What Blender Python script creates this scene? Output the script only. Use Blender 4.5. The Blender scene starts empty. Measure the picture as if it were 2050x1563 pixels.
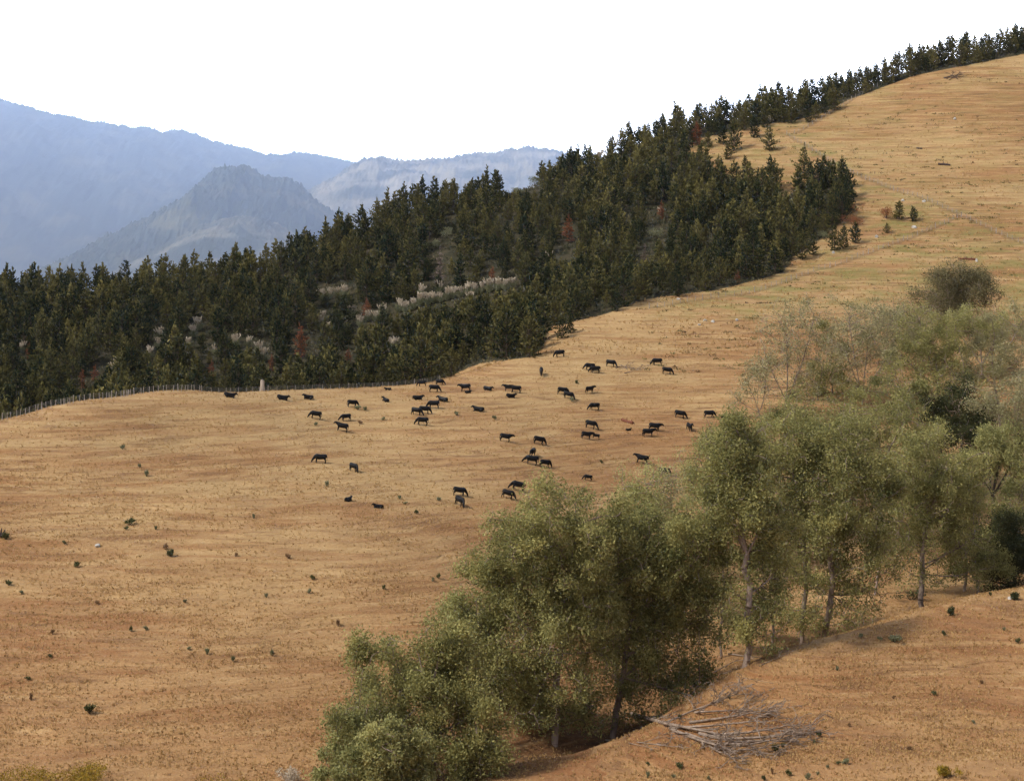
import bpy, math, random
import numpy as np
R = math.radians
scene = bpy.context.scene
COL = scene.collection

# ---------------------------------------------------------------- camera, sky, sun, exposure
FPX, CX, HZ = 3825.0, 1025.0, 600.0          # focal length, centre and horizon in photo pixels (2050 x 1563)
cam_data = bpy.data.cameras.new("camera")
cam = bpy.data.objects.new("camera", cam_data); COL.objects.link(cam)
cam.location = (0, 0, 0); cam.rotation_euler = (R(90), 0, 0)
cam_data.sensor_fit = 'HORIZONTAL'; cam_data.sensor_width = 36.0
cam_data.lens = 36.0 * FPX / 2050.0
cam_data.shift_y = -(781.5 - HZ) / 2050.0
cam_data.clip_start = 0.5; cam_data.clip_end = 90000
scene.camera = cam

SKY, CLOUD_LOW, CLOUD_HIGH = 0.085, 100.0, 0.6
SUN_EL, SUN_AZ = 47.0, 248.0                  # azimuth clockwise from +Y (the view direction): from the left, a little behind the camera
world = bpy.data.worlds.new("World"); scene.world = world; world.use_nodes = True
nt = world.node_tree
bg = nt.nodes["Background"]
sky = nt.nodes.new("ShaderNodeTexSky"); sky.sky_type = 'NISHITA'; sky.sun_disc = False
sky.sun_elevation = R(SUN_EL); sky.sun_rotation = R(SUN_AZ)
sky.air_density = 1.0; sky.dust_density = 6.0; sky.ozone_density = 1.0; sky.altitude = 0
# thin white cloud over the blue: a bright veil, brightest low over the hills
def _wn(typ, **k):
    n = nt.nodes.new(typ)
    for a_, v_ in k.items(): setattr(n, a_, v_)
    return n
tc = _wn("ShaderNodeTexCoord"); sx = _wn("ShaderNodeSeparateXYZ"); nt.links.new(tc.outputs["Generated"], sx.inputs[0])
cr = _wn("ShaderNodeMapRange", interpolation_type='SMOOTHSTEP')
cr.inputs[1].default_value = 0.15; cr.inputs[2].default_value = 0.27; cr.inputs[3].default_value = CLOUD_LOW; cr.inputs[4].default_value = CLOUD_HIGH
nt.links.new(sx.outputs[2], cr.inputs[0])
az = _wn("ShaderNodeMapRange", interpolation_type='SMOOTHSTEP')   # the veil is thinner behind the camera
az.inputs[1].default_value = -0.5; az.inputs[2].default_value = 0.6; az.inputs[3].default_value = 0.3; az.inputs[4].default_value = 1.0
nt.links.new(sx.outputs[1], az.inputs[0])
am = _wn("ShaderNodeMath", operation='MULTIPLY'); nt.links.new(cr.outputs[0], am.inputs[0]); nt.links.new(az.outputs[0], am.inputs[1])
cn = _wn("ShaderNodeTexNoise"); cn.inputs["Scale"].default_value = 3.0; cn.inputs["Detail"].default_value = 5
nt.links.new(tc.outputs["Generated"], cn.inputs["Vector"])
cm = _wn("ShaderNodeMapRange"); cm.inputs[1].default_value = 0.3; cm.inputs[2].default_value = 0.7; cm.inputs[3].default_value = 0.85; cm.inputs[4].default_value = 1.15
nt.links.new(cn.outputs["Fac"], cm.inputs[0])
mu = _wn("ShaderNodeMath", operation='MULTIPLY'); nt.links.new(am.outputs[0], mu.inputs[0]); nt.links.new(cm.outputs[0], mu.inputs[1])
cc = _wn("ShaderNodeVectorMath", operation='SCALE'); cc.inputs[0].default_value = (1.0, 0.985, 0.96); nt.links.new(mu.outputs[0], cc.inputs[3])
ad = _wn("ShaderNodeVectorMath", operation='ADD'); nt.links.new(sky.outputs[0], ad.inputs[0]); nt.links.new(cc.outputs[0], ad.inputs[1])
nt.links.new(ad.outputs[0], bg.inputs[0]); bg.inputs[1].default_value = SKY
sl = bpy.data.lights.new("sun", 'SUN'); sl.energy = 4.0; sl.angle = R(5.0); sl.color = (1.0, 0.94, 0.85)
so = bpy.data.objects.new("sun", sl); COL.objects.link(so)
so.rotation_euler = (R(90 - SUN_EL), 0, R(180 - SUN_AZ) )
scene.view_settings.view_transform = 'Standard'; scene.view_settings.look = 'None'
scene.view_settings.exposure = 0.1; scene.view_settings.gamma = 1.0
scene.render.engine = 'CYCLES'
cy = scene.cycles
cy.use_denoising = True; cy.denoiser = "OPENIMAGEDENOISE"; cy.denoising_input_passes = "RGB_ALBEDO_NORMAL"; cy.denoising_prefilter = "NONE"
cy.max_bounces = 5; cy.diffuse_bounces = 3; cy.glossy_bounces = 1; cy.transmission_bounces = 2; cy.volume_bounces = 1
cy.transparent_max_bounces = 4
cy.caustics_reflective = False; cy.caustics_refractive = False
scene.render.film_transparent = False

rng = np.random.default_rng(7)

# ---------------------------------------------------------------- helpers
def hash2(ix, iy, seed):
    n = (ix.astype(np.int64) * 374761393 + iy.astype(np.int64) * 668265263 + seed * 982451653) & 0xffffffff
    n = ((n ^ (n >> 13)) * 1274126177) & 0xffffffff
    n = (n ^ (n >> 16)) & 0xffffffff
    return n.astype(np.float64) / 4294967295.0

def vnoise(x, y, seed=0):
    x = np.asarray(x, float); y = np.asarray(y, float)
    ix = np.floor(x); iy = np.floor(y); fx = x - ix; fy = y - iy
    fx = fx * fx * (3 - 2 * fx); fy = fy * fy * (3 - 2 * fy)
    a = hash2(ix, iy, seed); b = hash2(ix + 1, iy, seed); c = hash2(ix, iy + 1, seed); d = hash2(ix + 1, iy + 1, seed)
    return (a + (b - a) * fx) * (1 - fy) + (c + (d - c) * fx) * fy

def fbm(x, y, oct=4, seed=0, gain=0.5):
    s = 0; a = 1.0; t = 0
    for o in range(oct):
        s = s + a * vnoise(x * 2 ** o + 17.3 * o, y * 2 ** o - 9.1 * o, seed + o); t += a; a *= gain
    return s / t - 0.5

def mk_mesh(name, V, quads=None, tris=None, tone=None, smooth=False):
    me = bpy.data.meshes.new(name)
    V = np.asarray(V, np.float32).reshape(-1, 3)
    q = np.zeros((0, 4), np.int32) if quads is None or len(quads) == 0 else np.asarray(quads, np.int32).reshape(-1, 4)
    t = np.zeros((0, 3), np.int32) if tris is None or len(tris) == 0 else np.asarray(tris, np.int32).reshape(-1, 3)
    me.vertices.add(len(V)); me.vertices.foreach_set("co", V.ravel())
    nl = q.size + t.size
    me.loops.add(nl); me.loops.foreach_set("vertex_index", np.concatenate([q.ravel(), t.ravel()]).astype(np.int32))
    nf = len(q) + len(t)
    me.polygons.add(nf)
    st = np.concatenate([np.arange(len(q)) * 4, q.size + np.arange(len(t)) * 3]).astype(np.int32)
    me.polygons.foreach_set("loop_start", st)
    if smooth: me.polygons.foreach_set("use_smooth", np.ones(nf, bool))
    me.update(calc_edges=True)
    if tone is not None:
        at = me.attributes.new("tone", 'FLOAT', 'FACE'); at.data.foreach_set("value", np.asarray(tone, np.float32))
    return me

def link(name, me, mat=None, parent=None):
    o = bpy.data.objects.new(name, me)
    COL.objects.link(o)
    if mat is not None and me is not None and len(me.materials) == 0: me.materials.append(mat)
    if parent is not None: o.parent = parent
    return o

def tag(o, label=None, cat=None, group=None, kind=None):
    if label: o["label"] = label
    if cat: o["category"] = cat
    if group: o["group"] = group
    if kind: o["kind"] = kind
    return o

def empty(name, loc=(0, 0, 0), rz=0.0):
    o = bpy.data.objects.new(name, None); COL.objects.link(o)
    o.location = loc; o.rotation_euler = (0, 0, rz); o.empty_display_size = 0.3
    return o

def copy_tree(o, loc):
    c = o.copy(); COL.objects.link(c); c.location = loc
    for ch in list(o.children):
        d = ch.copy(); COL.objects.link(d); d.parent = c
        for g in list(ch.children):
            e = g.copy(); COL.objects.link(e); e.parent = d
    return c

class N:
    """tiny node-tree builder"""
    def __init__(s, name, rough=0.9):
        s.m = bpy.data.materials.new(name); s.m.use_nodes = True
        s.t = s.m.node_tree; s.b = s.t.nodes["Principled BSDF"]
        s.b.inputs["Roughness"].default_value = rough
        s.b.inputs["Specular IOR Level"].default_value = 0.15
    def new(s, typ, **k):
        n = s.t.nodes.new(typ)
        for a, v in k.items(): setattr(n, a, v)
        return n
    def l(s, a, b): s.t.links.new(a, b)
    def attr(s, name): return s.new("ShaderNodeAttribute", attribute_name=name).outputs["Fac"]
    def noise(s, vec, scale, detail=4, rough=0.55, dist=0.0):
        n = s.new("ShaderNodeTexNoise"); n.inputs["Scale"].default_value = scale; n.inputs["Detail"].default_value = detail
        n.inputs["Roughness"].default_value = rough; n.inputs["Distortion"].default_value = dist
        if vec is not None: s.l(vec, n.inputs["Vector"])
        return n.outputs["Fac"]
    def scale(s, vec, sc):
        n = s.new("ShaderNodeVectorMath", operation='MULTIPLY'); s.l(vec, n.inputs[0]); n.inputs[1].default_value = sc
        return n.outputs[0]
    def rng(s, f, a, b, c=0.0, d=1.0):
        n = s.new("ShaderNodeMapRange"); n.inputs[1].default_value = a; n.inputs[2].default_value = b
        n.inputs[3].default_value = c; n.inputs[4].default_value = d; s.l(f, n.inputs[0]); return n.outputs[0]
    def math(s, op, a, b):
        n = s.new("ShaderNodeMath", operation=op)
        for i, v in enumerate((a, b)):
            if isinstance(v, (int, float)): n.inputs[i].default_value = v
            else: s.l(v, n.inputs[i])
        return n.outputs[0]
    def mix(s, f, a, b):
        n = s.new("ShaderNodeMix", data_type='RGBA')
        if isinstance(f, (int, float)): n.inputs[0].default_value = f
        else: s.l(f, n.inputs[0])
        for i, v in ((6, a), (7, b)):
            if isinstance(v, tuple): n.inputs[i].default_value = (*v, 1)
            else: s.l(v, n.inputs[i])
        return n.outputs[2]
    def base(s, c):
        if isinstance(c, tuple): s.b.inputs["Base Color"].default_value = (*c, 1)
        else: s.l(c, s.b.inputs["Base Color"])
    def bump(s, f, strength, dist):
        n = s.new("ShaderNodeBump"); n.inputs["Strength"].default_value = strength; n.inputs["Distance"].default_value = dist
        s.l(f, n.inputs["Height"]); s.l(n.outputs[0], s.b.inputs["Normal"])
    def pos(s): return s.new("ShaderNodeNewGeometry").outputs["Position"]
    def obj(s): return s.new("ShaderNodeTexCoord").outputs["Object"]
    def rnd(s): return s.new("ShaderNodeObjectInfo").outputs["Random"]

def leaf_mat(name, c1, c2, trans=0.25, vary=0.5):
    n = N(name, 0.75)
    f = n.math('ADD', n.attr("tone"), n.math('MULTIPLY', n.math('SUBTRACT', n.rnd(), 0.5), vary))
    nf = n.clamp(f) if hasattr(n, 'clamp') else n.rng(f, 0, 1)
    c = n.mix(nf, c1, c2); n.base(c)
    tr = n.new("ShaderNodeBsdfTranslucent"); n.l(c, tr.inputs[0])
    mx = n.new("ShaderNodeMixShader"); mx.inputs[0].default_value = trans
    n.l(n.b.outputs[0], mx.inputs[1]); n.l(tr.outputs[0], mx.inputs[2])
    n.l(mx.outputs[0], n.t.nodes["Material Output"].inputs[0])
    return n.m

def flat_mat(name, c1, c2, sc=3.0, rough=0.9, stretch=(1, 1, 1), bump=0.3):
    n = N(name, rough)
    v = n.scale(n.obj(), stretch)
    f = n.rng(n.noise(v, sc, 5, 0.6), 0.3, 0.7)
    n.base(n.mix(f, c1, c2)); n.bump(n.noise(v, sc * 3, 3), bump, 0.05)
    return n.m

# ---------------------------------------------------------------- the lie of the land
# heights surveyed from the photograph: (column, row, distance in metres) on the ground, the camera being at the origin
CP = [(-300,1563,190),(0,1563,190),(350,1563,190),(650,1563,192),(1000,1563,193),(1200,1563,190),(1400,1563,186),(1700,1563,180),(2050,1563,175),(2350,1563,175),
 (-300,1300,222),(0,1300,222),(400,1300,222),(700,1300,226),(-300,1100,255),(0,1100,255),(400,1100,255),(800,1100,258),
 (950,1200,245),(1050,1350,228),
 (0,975,280),(-300,1000,275),(300,945,288),(640,925,300),(1035,980,298),(1300,940,322),
 (-300,960,292),(-150,905,297),(0,862,302),(80,835,308),(170,806,315),(350,786,332),(525,784,347),(700,775,358),(870,766,368),(1000,733,374),(1095,702,384),
 (350,850,312),(700,860,325),(1000,880,325),(1300,860,342),(1180,790,358),(1320,730,376),(1450,840,348),
 (-300,980,335),(-150,950,337),(0,915,340),(170,878,352),(350,850,368),(525,833,383),(700,812,393),(870,785,400),
 (-300,850,385),(0,848,390),(300,828,410),(600,785,425),(880,735,425),(1000,690,415),
 (-300,735,450),(0,722,450),(400,700,452),(700,640,480),(1000,610,460),(1100,660,402),(1200,620,415),
 (-300,640,515),(0,600,525),(200,596,525),(400,560,530),(550,545,535),(700,478,545),(800,435,550),(1000,398,560),(1100,366,575),(1300,280,590),
 (1300,590,425),(1400,578,432),(1300,450,500),(1500,440,500),(1570,548,445),(1500,340,545),(1400,300,570),(1500,235,600),(1600,212,605),(1700,187,612),(1830,140,620),(2050,97,630),(2350,20,640),
 (1700,380,520),(1700,560,438),(1700,700,385),(1650,480,474),(1700,850,345),(1680,1000,315),(1500,1010,312),(1400,1080,290),(1300,1150,275),
 (2050,300,545),(2050,450,482),(2050,600,425),(2050,800,365),(2050,1000,320),(1850,430,492),(1930,432,490),(1850,620,415),(1850,300,555),(2350,600,430),(2350,300,560),(2350,1000,320),
 (860,1540,197),(1110,1485,212),(1225,1478,215),(1390,1430,226),(1490,1337,240),(1650,1295,252),(1850,1215,268),(2050,1195,282),(2350,1170,300),
 (1350,1440,207),(1450,1355,218),(1550,1310,222),(1650,1278,228),(1750,1248,232),(1850,1216,237),(1950,1194,242),(2050,1180,247),(2350,1150,255),
 (1600,1420,203),(1850,1400,205),(2050,1350,210)]
CPW = [((c - CX) / FPX * d, d, (HZ - r) / FPX * d) for c, r, d in CP]
for xx in (-220, -110, 0, 110, 220):
    CPW += [(xx, 130, -46.0), (xx, 100, -40.5), (xx, 60, -27.5), (xx, 30, -15.0), (xx, 2, -1.9), (xx, -60, 14.0)]
for px_, dy, dz in ((-300,40,-4),(0,40,-4),(400,40,-4),(700,40,-5),(1000,40,-4),(1300,40,-3),(1500,40,-2),(1700,40,-2),(2050,40,-3),(2350,40,-4)):
    top = {-300:(640,515),0:(600,525),400:(560,530),700:(478,545),1000:(398,560),1300:(280,590),1500:(235,600),1700:(187,612),2050:(97,630),2350:(20,640)}[px_]
    d = top[1]; x0 = (px_ - CX) / FPX * d; z0 = (HZ - top[0]) / FPX * d
    CPW += [(x0, d + dy, z0 + dz - 5), (x0, d + 110, z0 - 32)]
CPW = np.array(CPW)
CW = np.array([[(c - CX) / FPX * d, d] for c, d in [(780,190),(860,199),(1000,205),(1110,209),(1225,213),(1390,224),(1490,236),(1650,247),(1850,262),(2050,277),(2300,296)]])
def creek_dist(x, y):
    best = np.full(np.shape(x), 1e9)
    for a, b in zip(CW[:-1], CW[1:]):
        d = b - a; t = np.clip(((x - a[0]) * d[0] + (y - a[1]) * d[1]) / (d @ d), 0, 1)
        best = np.minimum(best, np.hypot(x - a[0] - t * d[0], y - a[1] - t * d[1]))
    return best
def _k(r2): return r2 * np.log(r2 + 1e-9)
_S = 100.0
_P = CPW[:, :2] / _S; _n = len(_P)
_A = np.zeros((_n + 3, _n + 3))
_A[:_n, :_n] = _k(((_P[:, None] - _P[None]) ** 2).sum(-1)) + np.eye(_n) * 2e-4
_A[:_n, _n] = 1; _A[:_n, _n + 1:] = _P; _A[_n, :_n] = 1; _A[_n + 1:, :_n] = _P.T
_W = np.linalg.solve(_A, np.concatenate([CPW[:, 2], np.zeros(3)]))

def height(x, y):
    x = np.asarray(x, float); y = np.asarray(y, float); sh = np.broadcast(x, y).shape
    x = np.broadcast_to(x, sh).ravel(); y = np.broadcast_to(y, sh).ravel()
    xc = np.clip(x, -300, 420); yc = np.clip(y, -60, 730)
    z = np.empty(len(x))
    for i in range(0, len(x), 60000):
        px_, py_ = xc[i:i + 60000] / _S, yc[i:i + 60000] / _S
        r2 = (px_[:, None] - _P[None, :, 0]) ** 2 + (py_[:, None] - _P[None, :, 1]) ** 2
        z[i:i + 60000] = _k(r2) @ _W[:_n] + _W[_n] + _W[_n + 1] * px_ + _W[_n + 2] * py_
    z = np.clip(z, -75, 130)
    out = np.hypot(np.maximum(np.abs(x - xc), 0), np.maximum(np.abs(y - yc), 0))
    w = np.clip(out / 500.0, 0, 1); w = w * w * (3 - 2 * w)
    z = z * (1 - w) + (-70.0) * w
    near = np.clip((y - 20) / 100.0, 0, 1) * (1 - w)
    z = z + near * (1.6 * fbm(x / 30, y / 22, 3, 5) + 0.5 * fbm(x / 6, y / 3.2, 3, 9))
    # sheep-track steps along the contours
    st = vnoise(x / 26 + 3.1, z / 0.55 + y / 60, 21)
    z = z + near * 0.28 * (st - 0.5)
    # eroded creek banks
    cd = creek_dist(x, y) + 2.2 * fbm(x / 7, y / 7, 3, 71)
    t = np.clip((5.0 - cd) / 2.2, 0, 1); z = z - 1.5 * t * t * (3 - 2 * t) * (np.abs(x) < 180)
    return z.reshape(sh)

GX0, GY0, GS = -260.0, 100.0, 1.0
GNX, GNY = 641, 621
_gx = GX0 + np.arange(GNX) * GS; _gy = GY0 + np.arange(GNY) * GS
GRID = height(_gx[None, :], _gy[:, None])

def gz(x, y):
    x = np.asarray(x, float); y = np.asarray(y, float)
    fx = np.clip((x - GX0) / GS, 0, GNX - 1.001); fy = np.clip((y - GY0) / GS, 0, GNY - 1.001)
    ix = fx.astype(int); iy = fy.astype(int); fx = fx - ix; fy = fy - iy
    return (GRID[iy, ix] * (1 - fx) + GRID[iy, ix + 1] * fx) * (1 - fy) + (GRID[iy + 1, ix] * (1 - fx) + GRID[iy + 1, ix + 1] * fx) * fy

def hit(px, py, dmin=150.0, dmax=700.0):
    """where the sight line through a photo pixel first meets the ground; None over the skyline"""
    Y = np.arange(dmin, dmax, 0.25)
    d = (HZ - py) / FPX * Y - gz((px - CX) / FPX * Y, Y)
    i = np.nonzero(d <= 0)[0]
    if len(i) == 0:
        j = int(np.argmin(d)); y = Y[j]
    else: y = Y[i[0]]
    x = (px - CX) / FPX * y
    return np.array([x, y, float(gz(x, y))])

def proj(x, y, z): return CX + FPX * x / y, HZ - FPX * z / y

def inpoly(u, v, poly):
    r = np.zeros(np.shape(u), bool); n = len(poly)
    for i in range(n):
        (x1, y1), (x2, y2) = poly[i], poly[(i + 1) % n]
        if y1 == y2: continue
        r ^= ((y1 > v) != (y2 > v)) & (u < (x2 - x1) * (v - y1) / (y2 - y1) + x1)
    return r

FENCE_PX = [(-60,885),(0,860),(80,834),(170,806),(260,793),(350,786),(440,785),(525,784),(620,780),(700,775),(790,770),(870,766)]
_fw = np.array([((c - CX) / FPX * d, d) for c, r, d in [(-300,960,292),(-150,905,297),(0,862,302),(80,835,308),(170,806,315),(350,786,332),(525,784,347),(700,775,358),(870,766,368),(1000,733,374),(1095,702,384)]])
def fence_y(x): return np.interp(x, _fw[:, 0], _fw[:, 1])
FOREST = [(-400,980),(350,930),(700,860),(880,800),(905,750),(960,728),(1068,714),(1090,690),(1100,655),(1215,628),(1290,600),(1380,588),(1450,578),(1570,546),(1590,515),(1650,475),(1692,440),(1708,400),(1690,362),(1640,352),(1570,395),(1500,365),(1440,350),(1385,330),(1372,295),(1400,278),(1470,262),(1500,256),(1600,240),(1650,226),(1700,200),(1830,152),(2050,109),(2300,60),(2300,-50),(1200,200),(1000,330),(700,400),(-400,500)]
def ridge_y(x): 
    t = np.array([((c - CX) / FPX * d, d) for c, d in [(-300,515),(0,525),(400,530),(700,545),(1000,560),(1300,590),(1500,600),(1700,612),(2050,630),(2350,640)]])
    return np.interp(x, t[:, 0], t[:, 1])
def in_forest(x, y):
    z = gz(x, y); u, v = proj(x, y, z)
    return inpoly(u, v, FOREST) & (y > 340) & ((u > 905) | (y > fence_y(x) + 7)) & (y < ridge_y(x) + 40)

# ---------------------------------------------------------------- ground sheet
def spread(core, far, n, s):
    t = np.geomspace(s * 2, far, n)
    return np.concatenate([core[0] - t[::-1], core, core[-1] + t])
xs = spread(np.arange(-190, 192, 0.75), 72000, 30, 3.0)
ys = np.concatenate([[-9000, -3000, -1000, -400, -200, -120, -60], np.arange(-40, 140, 4.0), np.arange(140, 670, 0.75), 670 + np.geomspace(3, 72000, 34)])
XX, YY = np.meshgrid(xs, ys); ZZ = height(XX, YY)
nx, ny = len(xs), len(ys)
ii = (np.arange(ny - 1)[:, None] * nx + np.arange(nx - 1)[None]).ravel()
ground_me = mk_mesh("ground", np.stack([XX.ravel(), YY.ravel(), ZZ.ravel()], 1), np.stack([ii, ii + 1, ii + nx + 1, ii + nx], 1), smooth=True)
XF, YF, ZF = XX.ravel(), YY.ravel(), ZZ.ravel()
_ok = YF > 100
U = np.full(len(XF), -9999.0); V = U.copy()
U[_ok], V[_ok] = proj(XF[_ok], YF[_ok], ZF[_ok])
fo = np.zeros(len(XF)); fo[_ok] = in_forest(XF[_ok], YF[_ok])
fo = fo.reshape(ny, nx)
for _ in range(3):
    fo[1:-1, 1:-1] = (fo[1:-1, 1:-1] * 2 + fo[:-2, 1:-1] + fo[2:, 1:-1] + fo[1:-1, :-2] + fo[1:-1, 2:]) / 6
GREEN_POLY = [(1290,640),(1390,590),(1480,572),(1575,548),(1640,505),(1730,470),(1740,430),(1700,340),(1640,330),(1570,260),(1620,275),(1700,330),(1800,385),(1950,430),(2060,470),(2060,640),(1950,600),(1800,600),(1640,610),(1500,640),(1400,640)]
CLEAR_POLY = [(1370,345),(1370,290),(1480,262),(1600,230),(1690,330),(1560,400)]
gr = np.where(inpoly(U, V, GREEN_POLY) & (YF < 600), 0.75, 0.0) + np.where(inpoly(U, V, CLEAR_POLY) & (YF < 640), 0.55, 0.0)
gr = np.where((V < 620) & (U > 1250), np.maximum(gr, 0.28), gr)
gr = gr.reshape(ny, nx)
for _ in range(10):
    gr[1:-1, 1:-1] = (gr[1:-1, 1:-1] * 2 + gr[:-2, 1:-1] + gr[2:, 1:-1] + gr[1:-1, :-2] + gr[1:-1, 2:]) / 6
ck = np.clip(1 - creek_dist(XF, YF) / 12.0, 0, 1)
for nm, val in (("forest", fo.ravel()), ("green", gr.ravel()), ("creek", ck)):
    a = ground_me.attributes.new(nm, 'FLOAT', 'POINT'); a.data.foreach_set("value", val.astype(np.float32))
lowtone = np.clip((V - 950) / 500.0, 0, 1) * (YF < 330) * _ok
a = ground_me.attributes.new("ochre", 'FLOAT', 'POINT'); a.data.foreach_set("value", lowtone.astype(np.float32))

for pl, wd in (([(1290,620),(1400,602),(1500,588),(1600,555),(1740,508),(1840,470),(1925,434)], 1.3), ([(1575,270),(1640,310),(1690,337),(1800,385),(1900,422),(1950,445),(2060,492)], 1.2), ([(1590,268),(1650,236),(1700,205),(1765,170),(1850,138),(1950,116),(2060,100)], 1.3)):
    Pw = np.array([hit(c_, v_, 340) for c_, v_ in pl]); sel = (YF > 340) & (YF < 660)
    xx, yy = XF[sel], YF[sel]; best = np.full(len(xx), 1e9)
    for a_, b_ in zip(Pw[:-1, :2], Pw[1:, :2]):
        d_ = b_ - a_; t_ = np.clip(((xx - a_[0]) * d_[0] + (yy - a_[1]) * d_[1]) / (d_ @ d_), 0, 1)
        best = np.minimum(best, np.hypot(xx - a_[0] - t_ * d_[0], yy - a_[1] - t_ * d_[1]))
    verge = np.zeros(len(XF)); verge[sel] = np.clip(1.5 - best / (wd * 0.6), 0, 1)
    VERGE = verge if pl[0][0] == 1290 else np.maximum(VERGE, verge)
a = ground_me.attributes.new("verge", 'FLOAT', 'POINT'); a.data.foreach_set("value", VERGE.astype(np.float32))
g = N("dry_pasture", 0.95)
P = g.pos()
streak = g.noise(g.scale(P, (0.05, 0.035, 1.15)), 1.0, 5, 0.62, 0.6)
streak2 = g.noise(g.scale(P, (0.13, 0.06, 2.6)), 1.0, 4, 0.6, 0.4)
patch = g.noise(g.scale(P, (0.018, 0.03, 0.03)), 1.0, 4, 0.55)
fine = g.noise(P, 1.9, 3, 0.65)
grain = g.noise(P, 6.0, 2, 0.6)
straw = g.mix(g.attr("ochre"), (0.390, 0.262, 0.118), (0.355, 0.203, 0.086))
brown = g.mix(g.attr("ochre"), (0.27, 0.14, 0.056), (0.225, 0.095, 0.036))
f1 = g.rng(g.math('ADD', g.math('MULTIPLY', streak, 0.58), g.math('MULTIPLY', patch, 0.42)), 0.58, 0.44)
c = g.mix(f1, brown, straw)
f2 = g.rng(streak2, 0.52, 0.64)
c = g.mix(g.math('MULTIPLY', f2, g.rng(patch, 0.40, 0.60, 0.4, 1.0)), c, (0.17, 0.085, 0.038))
f2b = g.rng(streak2, 0.45, 0.30)
c = g.mix(g.math('MULTIPLY', f2b, 0.45), c, (0.55, 0.375, 0.18))
f3 = g.rng(fine, 0.40, 0.66, 0, 0.38)
c = g.mix(f3, c, (0.25, 0.13, 0.055))
f4 = g.rng(grain, 0.52, 0.72, 0, 0.4)
c = g.mix(f4, c, (0.50, 0.35, 0.17))
gn = g.rng(g.noise(g.scale(P, (0.11, 0.11, 0.5)), 1.0, 4, 0.65), 0.42, 0.66)
c = g.mix(g.math('MULTIPLY', g.math('MULTIPLY', gn, g.attr("green")), 0.95), c, (0.165, 0.165, 0.045))
gw = g.rng(g.noise(g.scale(P, (0.35, 0.35, 0.6)), 1.0, 3, 0.6), 0.68, 0.78, 0, 0.55)
c = g.mix(g.math('MULTIPLY', gw, g.math('ADD', g.attr("green"), 0.12)), c, (0.10, 0.115, 0.035))
soil_shade = g.math('MULTIPLY', g.attr("creek"), g.rng(g.noise(g.scale(P, (0.3, 0.3, 0.9)), 1.0, 4, 0.65), 0.38, 0.6))
c = g.mix(g.math('MULTIPLY', soil_shade, 0.95), c, (0.055, 0.032, 0.018))  # dark bank soil, deepened with painted shade under the creek trees
vg = g.rng(g.math('ADD', g.attr("verge"), g.math('MULTIPLY', g.math('SUBTRACT', g.noise(P, 0.5, 3), 0.5), 1.4)), 0.35, 0.8)
c = g.mix(g.math('MULTIPLY', vg, 0.38), c, (0.14, 0.09, 0.045))
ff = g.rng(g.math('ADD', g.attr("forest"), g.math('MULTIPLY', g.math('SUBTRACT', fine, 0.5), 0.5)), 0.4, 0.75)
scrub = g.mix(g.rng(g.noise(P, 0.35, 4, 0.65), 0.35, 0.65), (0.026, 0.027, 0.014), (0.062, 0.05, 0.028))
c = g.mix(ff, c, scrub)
g.base(c)
hgt = g.math('ADD', g.math('MULTIPLY', streak2, 0.9), g.math('ADD', g.math('MULTIPLY', fine, 0.35), g.math('MULTIPLY', grain, 0.12)))
g.bump(hgt, 0.75, 0.8)
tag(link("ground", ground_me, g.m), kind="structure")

# ---------------------------------------------------------------- far hills
def hill_mat(name, dark, pale, lo, hi, sc):
    n = N(name, 1.0)
    p = n.pos()
    f = n.rng(n.noise(n.scale(p, (sc, sc, sc * 1.4)), 1.0, 7, 0.62, 0.4), lo, hi)
    n.base(n.mix(f, dark, pale))
    n.bump(n.noise(n.scale(p, (sc * 9, sc * 9, sc * 9)), 1.0, 5, 0.65), 0.4, 60)
    return n.m

def hill(name, prof, D, front, back, mat, seed, rough, bush, nxg=420, nyg=110):
    prof = np.array(prof, float)
    px_ = np.linspace(prof[0, 0], prof[-1, 0], nxg)
    # smooth profile
    py_ = np.interp(px_, prof[:, 0], prof[:, 1])
    k = np.hanning(9); k /= k.sum(); py_ = np.convolve(np.pad(py_, 4, 'edge'), k, 'valid')
    x = (px_ - CX) / FPX * D
    t = np.concatenate([np.linspace(-1, 0, nyg * 2 // 3), np.linspace(0, 1, nyg // 3 + 1)[1:]])
    y = D + np.where(t < 0, t * front, t * back)
    X, Yg = np.meshgrid(x, y); T = np.abs(t)[:, None]
    base = -70.0
    crest = (HZ - py_)[None] / FPX * D
    fall = np.cos(np.clip(T, 0, 1) * np.pi / 2) ** 1.5
    Z = base + (crest - base) * fall
    L = D / 10.0
    rid = np.abs(fbm(X / (L * 0.25), Yg / (L * 0.7), 4, seed)) * 2
    amp = rough * (crest - base) * np.sin(np.clip(T, 0, 1) * np.pi) * 0.8
    Z = Z - amp * (1 - rid) * 0.5 + amp * 0.25
    b = (vnoise(X / (L * 0.010), Yg / (L * 0.010), seed + 40) ** 2 - 0.4) * bush + fbm(X / (L * 0.05), Yg / (L * 0.05), 3, seed + 60) * bush * 1.5
    Z = Z + b * np.clip(fall * 3, 0, 1)
    nyy, nxx = Z.shape
    i = (np.arange(nyy - 1)[:, None] * nxx + np.arange(nxx - 1)[None]).ravel()
    # persepective-true rows: scale x with distance is not needed, the hill is a real body at D
    me = mk_mesh(name, np.stack([X.ravel(), Yg.ravel(), Z.ravel()], 1), np.stack([i, i + 1, i + nxx + 1, i + nxx], 1), smooth=True)
    return tag(link(name, me, mat), kind="structure")

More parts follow.
